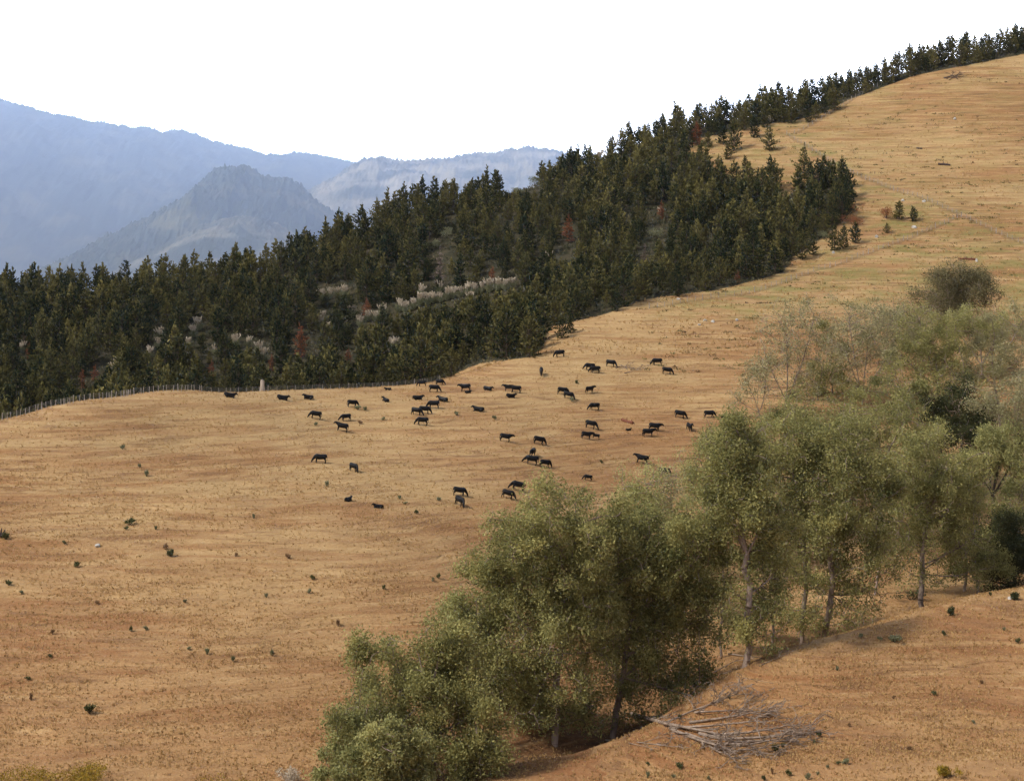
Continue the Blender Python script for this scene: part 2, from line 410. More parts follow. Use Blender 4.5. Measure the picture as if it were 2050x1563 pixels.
m_forest = hill_mat("far_bush_cover", (0.030, 0.042, 0.022), (0.16, 0.15, 0.08), 0.50, 0.70, 0.0008)
m_mixed = hill_mat("far_scrub_and_pasture", (0.035, 0.045, 0.024), (0.17, 0.16, 0.105), 0.46, 0.60, 0.0015)
m_tan = hill_mat("far_dry_pasture", (0.05, 0.055, 0.03), (0.36, 0.31, 0.20), 0.42, 0.60, 0.0011)
hill("hill", [(60,590),(130,545),(190,503),(250,468),(300,442),(360,408),(395,384),(425,358),(436,344),(455,338),(480,336),(506,334),(516,350),(560,356),(590,362),(620,388),(650,412),(700,455),(760,505),(830,560)], 28000, 6300, 4000, m_forest, 3, 0.34, 80)
hill("hill", [(180,590),(250,535),(330,492),(400,455),(440,440),(500,432),(550,445),(600,475),(680,520),(760,570)], 24000, 2800, 2400, m_mixed, 11, 0.35, 40, 300, 100)
hill("hill", [(480,470),(560,420),(620,386),(680,352),(715,331),(745,320),(772,316),(785,323),(830,322),(900,317),(960,308),(1010,305),(1040,300),(1062,294),(1075,300),(1110,302),(1200,330),(1300,380),(1400,440)], 39000, 10000, 5600, m_tan, 5, 0.35, 80, 520, 120)
hill("hill", [(-600,90),(-300,130),(-100,172),(0,199),(60,216),(120,233),(200,247),(240,254),(295,262),(303,256),(330,268),(345,266),(362,261),(385,268),(420,281),(470,293),(530,309),(570,313),(600,306),(650,315),(700,325),(760,335),(900,345),(1100,365),(1300,400)], 56000, 17500, 9800, m_forest, 8, 0.3, 95, 640, 130)

# ---------------------------------------------------------------- the air between
HZ_LO, HZ_HI = float(ZZ.min()) - 1.0, 7700.0
hx0, hx1, hy0, hy1 = -72500.0, 72500.0, -9500.0, 73500.0
HV = [(x, y, z) for z in (HZ_LO, HZ_HI) for y in (hy0, hy1) for x in (hx0, hx1)]
hz_me = mk_mesh("haze", HV, [(0, 2, 3, 1), (4, 5, 7, 6), (0, 1, 5, 4), (2, 6, 7, 3), (0, 4, 6, 2), (1, 3, 7, 5)])
hm = bpy.data.materials.new("haze_air"); hm.use_nodes = True
ht = hm.node_tree; ht.nodes.clear()
ho = ht.nodes.new("ShaderNodeOutputMaterial"); pv = ht.nodes.new("ShaderNodeVolumePrincipled")
pv.inputs["Color"].default_value = (0.56, 0.71, 1.0, 1); pv.inputs["Density"].default_value = 2.8e-5
pv.inputs["Anisotropy"].default_value = 0.75
hm.cycles.homogeneous_volume = True; hm.cycles.volume_sampling = 'DISTANCE'
ht.links.new(pv.outputs[0], ho.inputs["Volume"])
tag(link("haze", hz_me, hm), kind="stuff")

# ---------------------------------------------------------------- pines
m_bark = flat_mat("pine_bark", (0.055, 0.038, 0.028), (0.10, 0.075, 0.06), 2.0)
m_needle = leaf_mat("pine_needles", (0.007, 0.019, 0.007), (0.185, 0.155, 0.046), 0.10, 0.6)
m_needle_dead = leaf_mat("dead_pine_needles", (0.16, 0.055, 0.024), (0.36, 0.14, 0.058), 0.10, 0.3)
m_needle_grey = leaf_mat("dead_grey_twigs", (0.13, 0.09, 0.075), (0.30, 0.23, 0.19), 0.05, 0.3)

def tubes(A, B, ra, rb, sides=5):
    """a tapered tube for every row of A -> B; returns verts and quads"""
    A = np.asarray(A, float); B = np.asarray(B, float); n = len(A)
    d = B - A; L = np.linalg.norm(d, axis=1, keepdims=True); d = d / np.maximum(L, 1e-6)
    h = np.where(np.abs(d[:, 2:3]) < 0.9, np.array([[0, 0, 1.0]]), np.array([[1.0, 0, 0]]))
    u = np.cross(d, h); u /= np.linalg.norm(u, axis=1, keepdims=True); v = np.cross(d, u)
    t = np.arange(sides) * 2 * np.pi / sides
    ring = u[:, None] * np.cos(t)[None, :, None] + v[:, None] * np.sin(t)[None, :, None]
    VA = A[:, None] + ring * np.asarray(ra, float).reshape(-1, 1, 1); VB = B[:, None] + ring * np.asarray(rb, float).reshape(-1, 1, 1)
    Vv = np.concatenate([VA, VB], 1).reshape(-1, 3)
    k = np.arange(sides); q = np.stack([k, (k + 1) % sides, (k + 1) % sides + sides, k + sides], 1)
    Q = (np.arange(n)[:, None, None] * 2 * sides + q[None]).reshape(-1, 4)
    return Vv, Q

def blades(P, D, L, W, r):
    """leaf or needle sprays: one thin quad each, rooted at P along D"""
    n = len(P)
    D = D / np.maximum(np.linalg.norm(D, axis=1, keepdims=True), 1e-6)
    s = r.normal(size=(n, 3)); s -= (s * D).sum(1, keepdims=True) * D; s /= np.maximum(np.linalg.norm(s, axis=1, keepdims=True), 1e-6)
    L = np.asarray(L).reshape(-1, 1) * np.ones((n, 1)); W = np.asarray(W).reshape(-1, 1) * np.ones((n, 1))
    a = P - s * W * 0.25; b = P + s * W * 0.25
    m1 = P + D * L * 0.6 + s * W * 0.5; m0 = P + D * L * 0.55 - s * W * 0.5
    tip = P + D * L
    V = np.stack([a, b, m1, tip, m0], 1).reshape(-1, 3)
    i = np.arange(n)[:, None] * 5
    return V, i + np.array([[0, 1, 2, 4]]), i + np.array([[4, 2, 3]])

def pine_geo(H, Rr, seed, whorls=15, per=6, kk=4, sl=0.55, sw=0.2, sparse=0.0):
    r = np.random.default_rng(seed)
    n = 8; zz = np.linspace(0, H * 0.97, n); wob = np.cumsum(r.normal(0, 0.05, (n, 2)), 0); wob -= wob[0]
    pts = np.column_stack([wob, zz]); rad = np.linspace(0.017 * H, 0.012, n)
    TA, TB, RA, RB = list(pts[:-1]), list(pts[1:]), list(rad[:-1]), list(rad[1:])
    SP, SD, ST = [], [], []
    z0 = 0.05 * H
    bl = r.uniform(0.5, 0.85); ph = r.uniform(0, 6.28)
    lop = r.uniform(0, 2 * np.pi); lopa = r.uniform(0.05, 0.4)
    for w in range(whorls):
        f = (w + r.uniform(-0.3, 0.3)) / whorls; f = min(max(f, 0.0), 0.98)
        z = z0 + (H * 0.98 - z0) * f
        prof = min(1.0, (0.6 + f * 2.0)) * (1 - f) ** bl * (1 + 0.22 * math.sin(9 * f + ph))
        base = np.array([np.interp(z, zz, pts[:, 0]), np.interp(z, zz, pts[:, 1]), z])
        nb = per if f < 0.8 else max(3, per - 2)
        a0 = r.uniform(0, 6.28)
        for k in range(nb):
            if r.random() < sparse: continue
            a = a0 + k * 6.283 / nb + r.normal(0, 0.3)
            L = Rr * prof * r.uniform(0.5, 1.25) * (1 + lopa * math.cos(a - lop)) + 0.12
            up = 0.15 + 0.75 * f + r.normal(0, 0.12)
            d = np.array([math.cos(a), math.sin(a), up]); d /= np.linalg.norm(d)
            tip = base + d * L + np.array([0, 0, 0.12 * L * L / max(Rr, 1)])
            TA.append(base); TB.append(tip); RA.append(0.02 + 0.018 * L); RB.append(0.012)
            m = max(2, int(round(kk * L / (Rr * 0.6))))
            for j in range(m):
                t = 0.28 + 0.72 * (j + r.random()) / m
                p = base + (tip - base) * t + r.normal(0, 0.10, 3)
                for q in range(3):
                    dd = d * 0.6 + r.normal(0, 0.55, 3) + np.array([0, 0, 0.75])
                    SP.append(p); SD.append(dd); ST.append(np.clip(r.normal(0.20, 0.20) + 0.28 * (t > 0.75) * (r.random() < 0.6), 0, 1))
    # leaders: the ragged spikes at the top
    for k in range(r.integers(1, 4)):
        b = pts[-1] + np.array([r.normal(0, 0.18), r.normal(0, 0.18), -r.uniform(0.0, 0.14) * H * (k > 0)])
        hh = r.uniform(0.06, 0.17) * H
        TA.append(b); TB.append(b + np.array([0, 0, hh])); RA.append(0.04); RB.append(0.015)
        for j in range(10):
            SP.append(b + np.array([0, 0, hh * j / 10])); SD.append(np.array([r.normal(0, 0.5), r.normal(0, 0.5), 1.0])); ST.append(np.clip(r.normal(0.5, 0.2), 0, 1))
    SP = np.array(SP); SD = np.array(SD)
    tv, tq = tubes(TA, TB, RA, RB, 4)
    cv, cq, ct = blades(SP, SD, r.uniform(0.7, 1.3, len(SP)) * sl, r.uniform(0.7, 1.3, len(SP)) * sw, r)
    return (tv, tq), (cv, cq, ct, np.array(ST))

PINES = []
for k in range(14):
    rr_ = np.random.default_rng(100 + k)
    T_, C_ = pine_geo(9.0, rr_.uniform(2.5, 3.5), 300 + k, sl=0.62, sw=0.25)
    PINES.append((mk_mesh("pine_trunk", T_[0], T_[1]), mk_mesh("pine_crown", C_[0], C_[1], C_[2], np.concatenate([C_[3], C_[3]]))))
DEADP = []
for k in range(3):
    T_, C_ = pine_geo(9.0, 1.9, 700 + k, sl=0.5, sw=0.16, sparse=0.25)
    DEADP.append((mk_mesh("dead_pine_trunk", T_[0], T_[1]), mk_mesh("dead_pine_crown", C_[0], C_[1], C_[2], np.concatenate([C_[3], C_[3]]))))
GREYP = []
for k in range(2):
    T_, C_ = pine_geo(9.0, 1.7, 800 + k, sl=0.4, sw=0.08, sparse=0.3)
    GREYP.append((mk_mesh("bare_pine_trunk", T_[0], T_[1]), mk_mesh("bare_pine_twigs", C_[0], C_[1], C_[2], np.concatenate([C_[3], C_[3]]))))
STUFFP = [pine_geo(9.0, np.random.default_rng(900 + k).uniform(2.5, 3.5), 950 + k, whorls=12, per=5, kk=3, sl=0.85, sw=0.36) for k in range(8)]

def put_pine(pair, x, y, s, sw_, rz, label, group=None, name="pine_tree", cat="pine tree", mats=None, sink=0.15):
    mats = mats or (m_bark, m_needle)
    e = empty(name, (x, y, float(gz(x, y)) - sink), rz); e.scale = (s * sw_, s * sw_, s)
    link("trunk", pair[0], mats[0], e); link("crown", pair[1], mats[1], e)
    tag(e, label, cat, group)
    return e

# trees standing clear of the plantation or marking it: (foot column, foot row, height in photo rows, width factor, kind, label)
LONE = [
 (1541,303,52,1.0,'g',"lone dark pine on the dry slope, uppermost tree of the grassy gap below the ridge"),
 (1511,277,50,0.9,'g',"slim pine with a bare reddish foot at the top of the grassy gap"),
 (1469,303,66,1.0,'g',"tall double-topped pine on the left side of the grassy gap"),
 (1396,291,48,1.0,'d',"reddish browned pine standing at the upper left corner of the grassy gap"),
 (1492,343,34,0.95,'g',"small narrow pine in the middle of the grassy gap"),
 (1543,378,68,1.1,'g',"broad bushy pine with a rounded dark foot at the lower end of the grassy gap"),
 (1610,360,72,1.0,'g',"tall pine at the upper right corner of the plantation beside the grassy gap"),
 (1648,368,64,0.95,'g',"pine with an open crown right of the tall corner pine"),
 (1682,402,78,0.85,'g',"narrow tall pine on the right edge of the plantation above the bracken"),
 (1697,404,60,0.8,'g',"dark slender pine outermost on the right edge of the plantation"),
 (1697,427,26,1.0,'g',"small pine at the foot of the right plantation edge beside red bracken"),
 (1584,248,42,0.95,'g',"dark pine standing in front of the ridge trees beside pale grass"),
 (1607,225,30,1.1,'g',"low pine between pale grass and the ridge fence"),
 (1800,440,40,1.15,'g',"round dark pine right of a red bracken bush on the dry slope"),
 (1828,444,34,1.05,'g',"lopsided pine, outermost of the two on the dry slope by the bracken"),
 (1775,467,22,1.1,'o',"tiny olive pine below the red bracken on the dry slope"),
 (1670,503,58,1.0,'g',"pine at the left of a close trio below the plantation edge"),
 (1689,497,52,0.9,'g',"pine in the middle of a close trio below the plantation edge"),
 (1713,488,46,1.0,'g',"short pine at the right of a close trio below the plantation edge"),
 (1607,520,62,1.1,'o',"olive pine standing apart at the lower right tip of the plantation"),
 (1628,512,44,0.9,'g',"dark pine tucked against the olive one at the lower right tip of the plantation"),
 (1670,222,52,1.1,'g',"bushy pine at the near foot of the ridge trees where the ridge fence begins"),
 (1125,678,50,0.95,'o',"thin olive pine with a visible trunk just outside the plantation above the grazing herd"),
 (1143,668,40,0.9,'g',"short pine behind the thin olive one just outside the plantation"),
 (1233,624,44,1.0,'g',"dark pine at a notch of the plantation edge above the open pasture"),
 (1358,594,46,1.05,'g',"round pine closing the lower plantation edge by the yellow verge"),
 (1412,583,44,1.0,'g',"bushy pine on the lower plantation edge, right of the round one"),
 (1060,716,96,1.05,'g',"big dark pine at the corner of the plantation nearest the herd"),
 (602,716,72,0.75,'d',"rust brown dead pine, tall and pointed, low in the plantation above the stump"),
 (1141,486,56,0.9,'d',"rust red dead pine in the middle of the plantation"),
 (986,566,34,0.9,'d',"short orange brown dead pine at the right end of the pale plumes"),
 (880,575,80,1.0,'s',"bare grey pink dead pine on the open scrub in the middle of the plantation"),
 (1292,530,44,1.2,'s',"greyish brown dying pine low in the right half of the plantation"),
 (165,778,40,0.9,'d',"rust brown dead pine right behind the fence at the left"),
 (58,720,36,0.8,'d',"small rust brown dead pine at the far left of the plantation"),
 (1326,440,40,0.8,'d',"reddish dead pine leaning over a scrub clearing in the upper plantation"),
 (1380,640,1,0.8,'x',""),
 (190,764,36,0.9,'m',"small rust brown dead pine in the row just above the crest fence"),
 (425,754,34,0.8,'m',"small rust brown dead pine in the row just above the crest fence"),
 (545,744,36,0.9,'m',"small rust brown dead pine in the row just above the crest fence"),
 (697,731,36,0.9,'m',"small rust brown dead pine in the row just above the crest fence"),
 (1447,290,46,1.0,'k',"pine in the loose cluster between the ridge file and the grassy gap"),
 (1430,272,44,1.1,'k',"pine in the loose cluster between the ridge file and the grassy gap"),
 (1418,296,34,1.1,'k',"pine in the loose cluster between the ridge file and the grassy gap"),
 (1530,256,42,1.0,'k',"pine in the loose cluster between the ridge file and the grassy gap"),
 (1490,262,48,1.0,'k',"pine in the loose cluster between the ridge file and the grassy gap"),
 (1565,246,36,1.1,'k',"pine in the loose cluster between the ridge file and the grassy gap"),
 (1632,238,36,1.1,'k',"pine in the loose cluster between the ridge file and the grassy gap"),
 (1618,246,24,1.2,'k',"pine in the loose cluster between the ridge file and the grassy gap"),
 (1650,228,38,1.0,'k',"pine in the loose cluster between the ridge file and the grassy gap"),
 (1456,320,34,1.0,'k',"pine in the loose cluster between the ridge file and the grassy gap"),
 (735,640,44,0.9,'d',"brown dead pine among pale plumes in the lower plantation"),
 (850,720,36,0.9,'s',"grey dead pine above the middle of the crest fence"),
 (1478,566,26,0.9,'d',"small red-brown dead pine on the lower plantation edge near the fence"),
]
FD = {}
lone_xy = []
for i, (c_, r_, hpx, wf, kd, lab) in enumerate(LONE):
    if kd == 'x': continue
    p = hit(c_, r_, 335 if r_ < 600 or c_ < 900 else 300)
    if c_ < 910 and r_ > 690 or kd == 'm': p = hit(c_, r_, 375)
    Hm = hpx / FPX * p[1]
    rz = random.Random(i).uniform(0, 6.28)
    if kd in 'gok':
        put_pine(PINES[(i * 3) % 10], p[0], p[1], Hm / 9.9, wf * 1.0 * (9.0 / Hm) ** 0.25, rz, lab, 'loose pines below the ridge file' if kd == 'k' else None)
    elif kd in 'dm':
        put_pine(DEADP[i % 3], p[0], p[1], Hm / 9.9, wf * 1.7, rz, lab, 'dead pines above the crest fence' if kd == 'm' else None, name="dead_pine", cat="dead pine", mats=(m_bark, m_needle_dead))
    else:
        put_pine(GREYP[i % 2], p[0], p[1], Hm / 9.9, wf * 1.2, rz, lab, name="dead_pine", cat="dead pine", mats=(m_bark, m_needle_grey))
    lone_xy.append((p[0], p[1], 1.6))

# the plantation itself
GAPS = [(1020,378,45,14),(880,520,30,45),(1075,372,30,16),(1305,480,26,26),(1130,505,26,18),(900,575,120,14),(700,600,60,16),(640,600,40,30),(510,690,28,20),(385,650,24,26),(217,722,22,14),(1335,425,22,26),(660,655,30,18),(720,640,40,14),(480,675,24,14)]
cand = []
r4 = np.random.default_rng(44)
y_ = 345.0
row = 0
while y_ < 660:
    step = 3.5
    x_ = -0.36 * y_ - 12 + r4.uniform(0, step)
    while x_ < 0.30 * y_ + 12:
        cand.append((x_ + r4.normal(0, 0.7), y_ + r4.normal(0, 1.1))); x_ += step * r4.uniform(0.82, 1.25)
    y_ += 4.8; row += 1
for q in range(900):                                    # closer planting along the ridge
    xq = r4.uniform(60, 185); cand.append((xq, float(ridge_y(xq)) + r4.uniform(-10, 12)))
cand = np.array(cand)
cz = gz(cand[:, 0], cand[:, 1]); cu, cv_ = proj(cand[:, 0], cand[:, 1], cz)
ok = in_forest(cand[:, 0], cand[:, 1]) & (cand[:, 1] < ridge_y(cand[:, 0]) + 9) & (cu > -330) & (cu < 2180)
for gx_, gy_, ga, gb in GAPS[:0]:
    ok &= ((cu - gx_) / ga) ** 2 + ((cv_ - gy_ - 4) / gb) ** 2 > 1
for lx, ly, lr in lone_xy:
    ok &= np.hypot(cand[:, 0] - lx, (cand[:, 1] - ly) * 0.6) > lr
ok &= r4.random(len(cand)) > 0.07
for q in np.nonzero(ok)[0][::-1]:
    dd = np.hypot(cand[:, 0] - cand[q, 0], cand[:, 1] - cand[q, 1]); dd[q] = 9
    if (dd[ok] < 1.7).any(): ok[q] = False
cand = cand[ok]; cu = cu[ok]; cv_ = cv_[ok]; cz = cz[ok]
hgt_ = np.interp(cand[:, 1], [380, 440, 540, 600, 640], [7.5, 7.2, 6.6, 6.1, 6.0]) * np.clip(r4.normal(0.96, 0.24, len(cand)), 0.45, 1.5)
hgt_ *= 0.86 + 0.35 * (fbm(cand[:, 0] / 22, cand[:, 1] / 30, 2, 77) + 0.4)
WIN = [(c_, 624 - (c_ - 790) * 0.225, 12, 9) for c_ in range(790, 1035, 20) if c_ not in (850, 930, 990)] + [(650,585,14,11),(685,583,14,11),(648,635,12,14),(722,645,20,10),(788,685,12,15),(515,690,22,20),(470,680,10,11),(318,676,10,18),(386,662,12,24),(218,724,14,14),
 (880,530,16,34),(893,480,16,16),(602,690,20,36),(1140,462,14,28),(1290,508,18,24),(1045,378,28,12),(1130,508,18,18),(1320,425,16,20),(1312,470,16,16),(986,552,12,15),(165,768,10,16),(735,632,12,18),(300,700,10,12),(430,697,9,10),(1200,305,10,10),(190,748,9,16),(425,738,9,16),(545,728,9,16),(697,715,9,16)]
DEADWIN = {(190,748),(425,738),(545,728),(697,715),(880,530),(602,690),(1140,462),(1290,508),(1320,425),(986,552),(165,768),(735,632),(1312,470),(1130,508)}
for gx_, gy_, ga, gb in WIN:
    for q in np.nonzero((np.abs(cu - gx_) < ga + 9) & (cv_ > gy_ - gb * 0.6))[0]:
        sc_ = FPX / cand[q, 1]; top = cv_[q] - hgt_[q] * 1.06 * sc_; lim = gy_ + gb * (0.5 if (gx_, gy_) in DEADWIN else 0.15)
        if top < lim: hgt_[q] = max((cv_[q] - lim) / sc_ / 1.06, 0.0)
live = hgt_ > 2.6
cand = cand[live]; cu = cu[live]; cv_ = cv_[live]; cz = cz[live]; hgt_ = hgt_[live]
wid_ = r4.uniform(0.85, 1.2, len(cand))
# how much of each tree the photograph shows: paint them far to near on a coarse picture
BW, BH = 1025, 400
buf = np.full((BH, BW), -1, int)
crest_v = np.array([HZ - FPX * 0 + 0 for _ in range(BW)], float)
Yc = np.arange(250, 395, 1.0)
for q in range(BW):
    xq = (q * 2 - CX) / FPX * Yc
    lim = Yc < fence_y(xq) + 12
    vq = HZ - FPX * gz(xq, Yc) / Yc
    crest_v[q] = vq[lim].min() if q * 2 < 920 else 2000
for q in np.argsort(-cand[:, 1]):
    sc_ = FPX / cand[q, 1] / 2
    h_, w_ = hgt_[q] * sc_, hgt_[q] * 0.33 * wid_[q] * sc_
    u0, v0 = cu[q] / 2, cv_[q] / 2
    for vv in range(int(v0 - h_), int(v0)):
        if 0 <= vv < BH:
            t = (vv - v0 + h_) / h_; ww = w_ * min(1, 0.15 + 1.1 * t ** 0.8)
            a, b = int(max(0, u0 - ww)), int(min(BW, u0 + ww + 1))
            if b > a:
                sel = np.arange(a, b)[crest_v[a:b] / 2 > vv]
                buf[vv, sel] = q
cnt = np.bincount(buf[buf >= 0], minlength=len(cand))
seen = (cnt > 6)
beside = [q for q in range(len(cand)) if cnt[q] <= 6 and (cu[q] < 10 or cu[q] > 2040)]   # just outside the photo
order = [q for q in np.argsort(-cnt) if seen[q]]
N_IND = 262
ZONES = [
 ("crest", "pine whose foot hides behind the fenced crest, lowest row of the plantation", "pines behind the fenced crest"),
 ("left", "pine on the left plantation slope between the fenced crest and the skyline", "pines on the left slope"),
 ("skyl", "dark pine spiking into the blue hills along the left skyline of the plantation", "pines along the left skyline"),
 ("front", "dark pine along the lower open edge of the plantation, facing the cattle pasture", "pines along the open lower edge"),
 ("mid", "dark green pine in the thick middle of the plantation, between clearings", "pines in the middle of the plantation"),
 ("upper", "dark pine on the upper right slope of the plantation near the grassy gap", "pines near the grassy gap"),
 ("ridge", "small pine in the file along the bare ridge, against the white sky", "pines along the bare ridge"),
]
def zone(q):
    u, v, y = cu[q], cv_[q], cand[q, 1]
    if u > 1590 and v < 260: return 6
    top = y > ridge_y(cand[q, 0]) - 14
    if u < 1100 and top: return 2
    if u < 900 and y < fence_y(cand[q, 0]) + 45: return 0
    if u >= 900 and v > 575 - (u - 1290) * 0.15 - 40: return 3
    if u < 620: return 1
    if u > 1280 and v < 430: return 5
    return 4
for q in order[:N_IND]:
    zn, lab, grp = ZONES[zone(q)]
    put_pine(PINES[int(r4.integers(14))], cand[q, 0], cand[q, 1], hgt_[q] / 9.4, wid_[q] * (9.0 / hgt_[q]) ** 0.2, r4.uniform(0, 6.28), lab, grp)
SV, SQ, ST3, SN = [], [], [], []
TVs, TQs = [], []; off = 0; toff = 0
TQL, TTL = [], []
for q in order[N_IND:] + beside:
    (tv, tq), (cv2, cq, ct, tn) = STUFFP[int(r4.integers(8))]
    a = r4.uniform(0, 6.28); ca, sa = math.cos(a), math.sin(a); s = hgt_[q] / 9.4; w = s * wid_[q] * (9.0 / hgt_[q]) ** 0.2
    M = np.array([[ca * w, -sa * w, 0], [sa * w, ca * w, 0], [0, 0, s]]); b = np.array([cand[q, 0], cand[q, 1], cz[q] - 0.15])
    SV.append(cv2 @ M.T + b); SQ.append(cq + off); ST3.append(ct + off); off += len(cv2)
    tt = np.clip(tn + r4.uniform(-0.45, 0.45), 0, 1); TQL.append(tt); TTL.append(tt)
    TVs.append(tv @ M.T + b); TQs.append(tq + toff); toff += len(tv)
if SV:
    pm = mk_mesh("pine_plantation", np.concatenate(SV), np.concatenate(SQ), np.concatenate(ST3), np.concatenate(TQL + TTL))
    po = tag(link("pine_plantation", pm, m_needle), "dense dark mass of young pines filling the slope behind the plantation front", "pine plantation", kind="stuff")
    link("trunks", mk_mesh("plantation_trunks", np.concatenate(TVs), np.concatenate(TQs)), m_bark, po)["kind"] = "stuff"
print("PINES", len(order), "individual", min(N_IND, len(order)), "of", len(cand))

# ---------------------------------------------------------------- creek trees
m_trunk = flat_mat("grey_bark", (0.08, 0.052, 0.038), (0.38, 0.295, 0.235), 1.2, stretch=(1, 1, 0.3))
m_trunk_dark = flat_mat("dark_bark", (0.035, 0.026, 0.02), (0.085, 0.065, 0.05), 1.2, stretch=(1, 1, 0.3))
m_leaf = {
 'olive': leaf_mat("olive_leaves", (0.065, 0.078, 0.024), (0.44, 0.40, 0.145), 0.38, 0.15),
 'pale': leaf_mat("pale_leaves", (0.16, 0.17, 0.06), (0.54, 0.50, 0.20), 0.40, 0.15),
 'grey': leaf_mat("greyish_sparse_leaves", (0.16, 0.155, 0.07), (0.43, 0.385, 0.20), 0.25, 0.15),
 'dark': leaf_mat("dark_evergreen_leaves", (0.020, 0.032, 0.012), (0.085, 0.082, 0.030), 0.15, 0.15),
 'dry': leaf_mat("dry_weed_stalks", (0.13, 0.075, 0.035), (0.28, 0.17, 0.085), 0.15, 0.2),
 'weed': leaf_mat("weed_leaves", (0.035, 0.05, 0.02), (0.13, 0.13, 0.048), 0.15, 0.2),
 'brown': leaf_mat("red_brown_bracken", (0.17, 0.062, 0.026), (0.34, 0.14, 0.058), 0.15, 0.2),
 'straw': leaf_mat("straw_plumes", (0.33, 0.26, 0.17), (0.66, 0.57, 0.44), 0.2, 0.25),
 'gorse': leaf_mat("yellow_flowering_gorse", (0.13, 0.11, 0.02), (0.42, 0.27, 0.03), 0.2, 0.2),
 'dim': leaf_mat("dusty_evergreen_leaves", (0.045, 0.048, 0.022), (0.24, 0.20, 0.095), 0.2, 0.15),
 'sage': leaf_mat("grey_green_scrub", (0.10, 0.115, 0.055), (0.27, 0.26, 0.145), 0.2, 0.3),
}

def crown_points(cells, n, r, shell=0.55):
    """scatter points in ellipsoids (centre, radii), more towards their outsides"""
    vol = np.array([c[1][0] * c[1][1] * c[1][2] for c in cells]) ** 0.8
    k = r.choice(len(cells), n, p=vol / vol.sum())
    d = r.normal(size=(n, 3)); d /= np.linalg.norm(d, axis=1, keepdims=True)
    rad = r.random(n) ** (1 / 3 * shell * 1.6)
    cen = np.array([c[0] for c in cells])[k]; rr = np.array([c[1] for c in cells])[k]
    return cen + d * rad[:, None] * rr

def grow(base, spine, pts, r, step, trunk_r, pull=0.12, limbs=()):
    """space colonisation from a trunk spine to the crown points"""
    nodes = [np.array(base, float)]; par = [-1]
    for s in spine:
        s = np.array(s, float); a = nodes[-1].copy(); L = np.linalg.norm(s - a); m = max(1, int(L / step))
        for i in range(1, m + 1):
            nodes.append(a + (s - a) * i / m + r.normal(0, 0.05 * step, 3)); par.append(len(nodes) - 2)
    ns = len(nodes)
    for lb in limbs:
        cand_ = [i for i in range(ns) if nodes[i][2] < lb[2] - 0.45 * np.hypot(nodes[i][0] - lb[0], nodes[i][1] - lb[1])]
        i0 = cand_[-1] if cand_ else max(0, ns - 2)
        i0 = max(min(i0, ns - 1), ns // 2)
        a = np.array(nodes[i0]); L = np.linalg.norm(lb - a); m = max(2, int(L / step)); mid = a + (lb - a) * 0.5 + np.array([0, 0, -0.08 * L]) * (1 if lb[2] > a[2] else 0) + r.normal(0, 0.06 * L, 3)
        pi = i0
        for i in range(1, m + 1):
            t = i / m; q = a * (1 - t) ** 2 + 2 * t * (1 - t) * mid + lb * t * t
            nodes.append(q + r.normal(0, 0.06 * step, 3)); par.append(pi); pi = len(nodes) - 1
    nodes = list(nodes)
    act = np.ones(len(pts), bool)
    P = np.array(nodes)
    d2 = ((pts[:, None] - P[None]) ** 2).sum(-1); near = d2.argmin(1); dist = np.sqrt(d2.min(1))
    kill = step * 1.15
    for it in range(110):
        act &= dist > kill
        if not act.any(): break
        idx = np.nonzero(act)[0]
        NA = np.array(nodes)
        v = pts[idx] - NA[near[idx]]; v /= np.linalg.norm(v, axis=1, keepdims=True)
        acc = np.zeros_like(NA); np.add.at(acc, near[idx], v)
        hit_ = np.unique(near[idx])
        newp = []; newpar = []
        for h in hit_:
            d = acc[h] / max(np.linalg.norm(acc[h]), 1e-6)
            if par[h] >= 0:
                g0 = NA[h] - NA[par[h]]; d = d + 0.45 * g0 / max(np.linalg.norm(g0), 1e-6)
            d = d + np.array([0, 0, pull]) + r.normal(0, 0.10, 3)
            d /= np.linalg.norm(d); newp.append(NA[h] + d * step); newpar.append(h)
        n0 = len(nodes); nodes += newp; par += newpar
        if len(nodes) > 6000: break
        Q = np.array(newp)
        d2 = ((pts[:, None] - Q[None]) ** 2).sum(-1); m = d2.argmin(1); dm = np.sqrt(d2.min(1))
        b = dm < dist; dist[b] = dm[b]; near[b] = m[b] + n0
    NA = np.array(nodes); n = len(NA); par = np.array(par)
    acc = np.zeros(n); kids = np.zeros(n, int)
    rad = np.zeros(n)
    for i in range(n - 1, -1, -1):
        rad[i] = 0.036 if kids[i] == 0 else acc[i] ** (1 / 2.05)
        if par[i] >= 0: acc[par[i]] += rad[i] ** 2.05; kids[par[i]] += 1
    rad *= 1.0; big = rad[0]
    f = trunk_r / big
    rad = np.where(rad > 0.03, 0.03 + (rad - 0.03) * (trunk_r - 0.03) / max(big - 0.03, 1e-3), rad)
    c = np.arange(1, n); pr = par[1:]
    ra = np.minimum(rad[pr], rad[c] * 1.25 + 0.01)
    return NA, par, rad, kids, (NA[pr], NA[c], ra, rad[c])

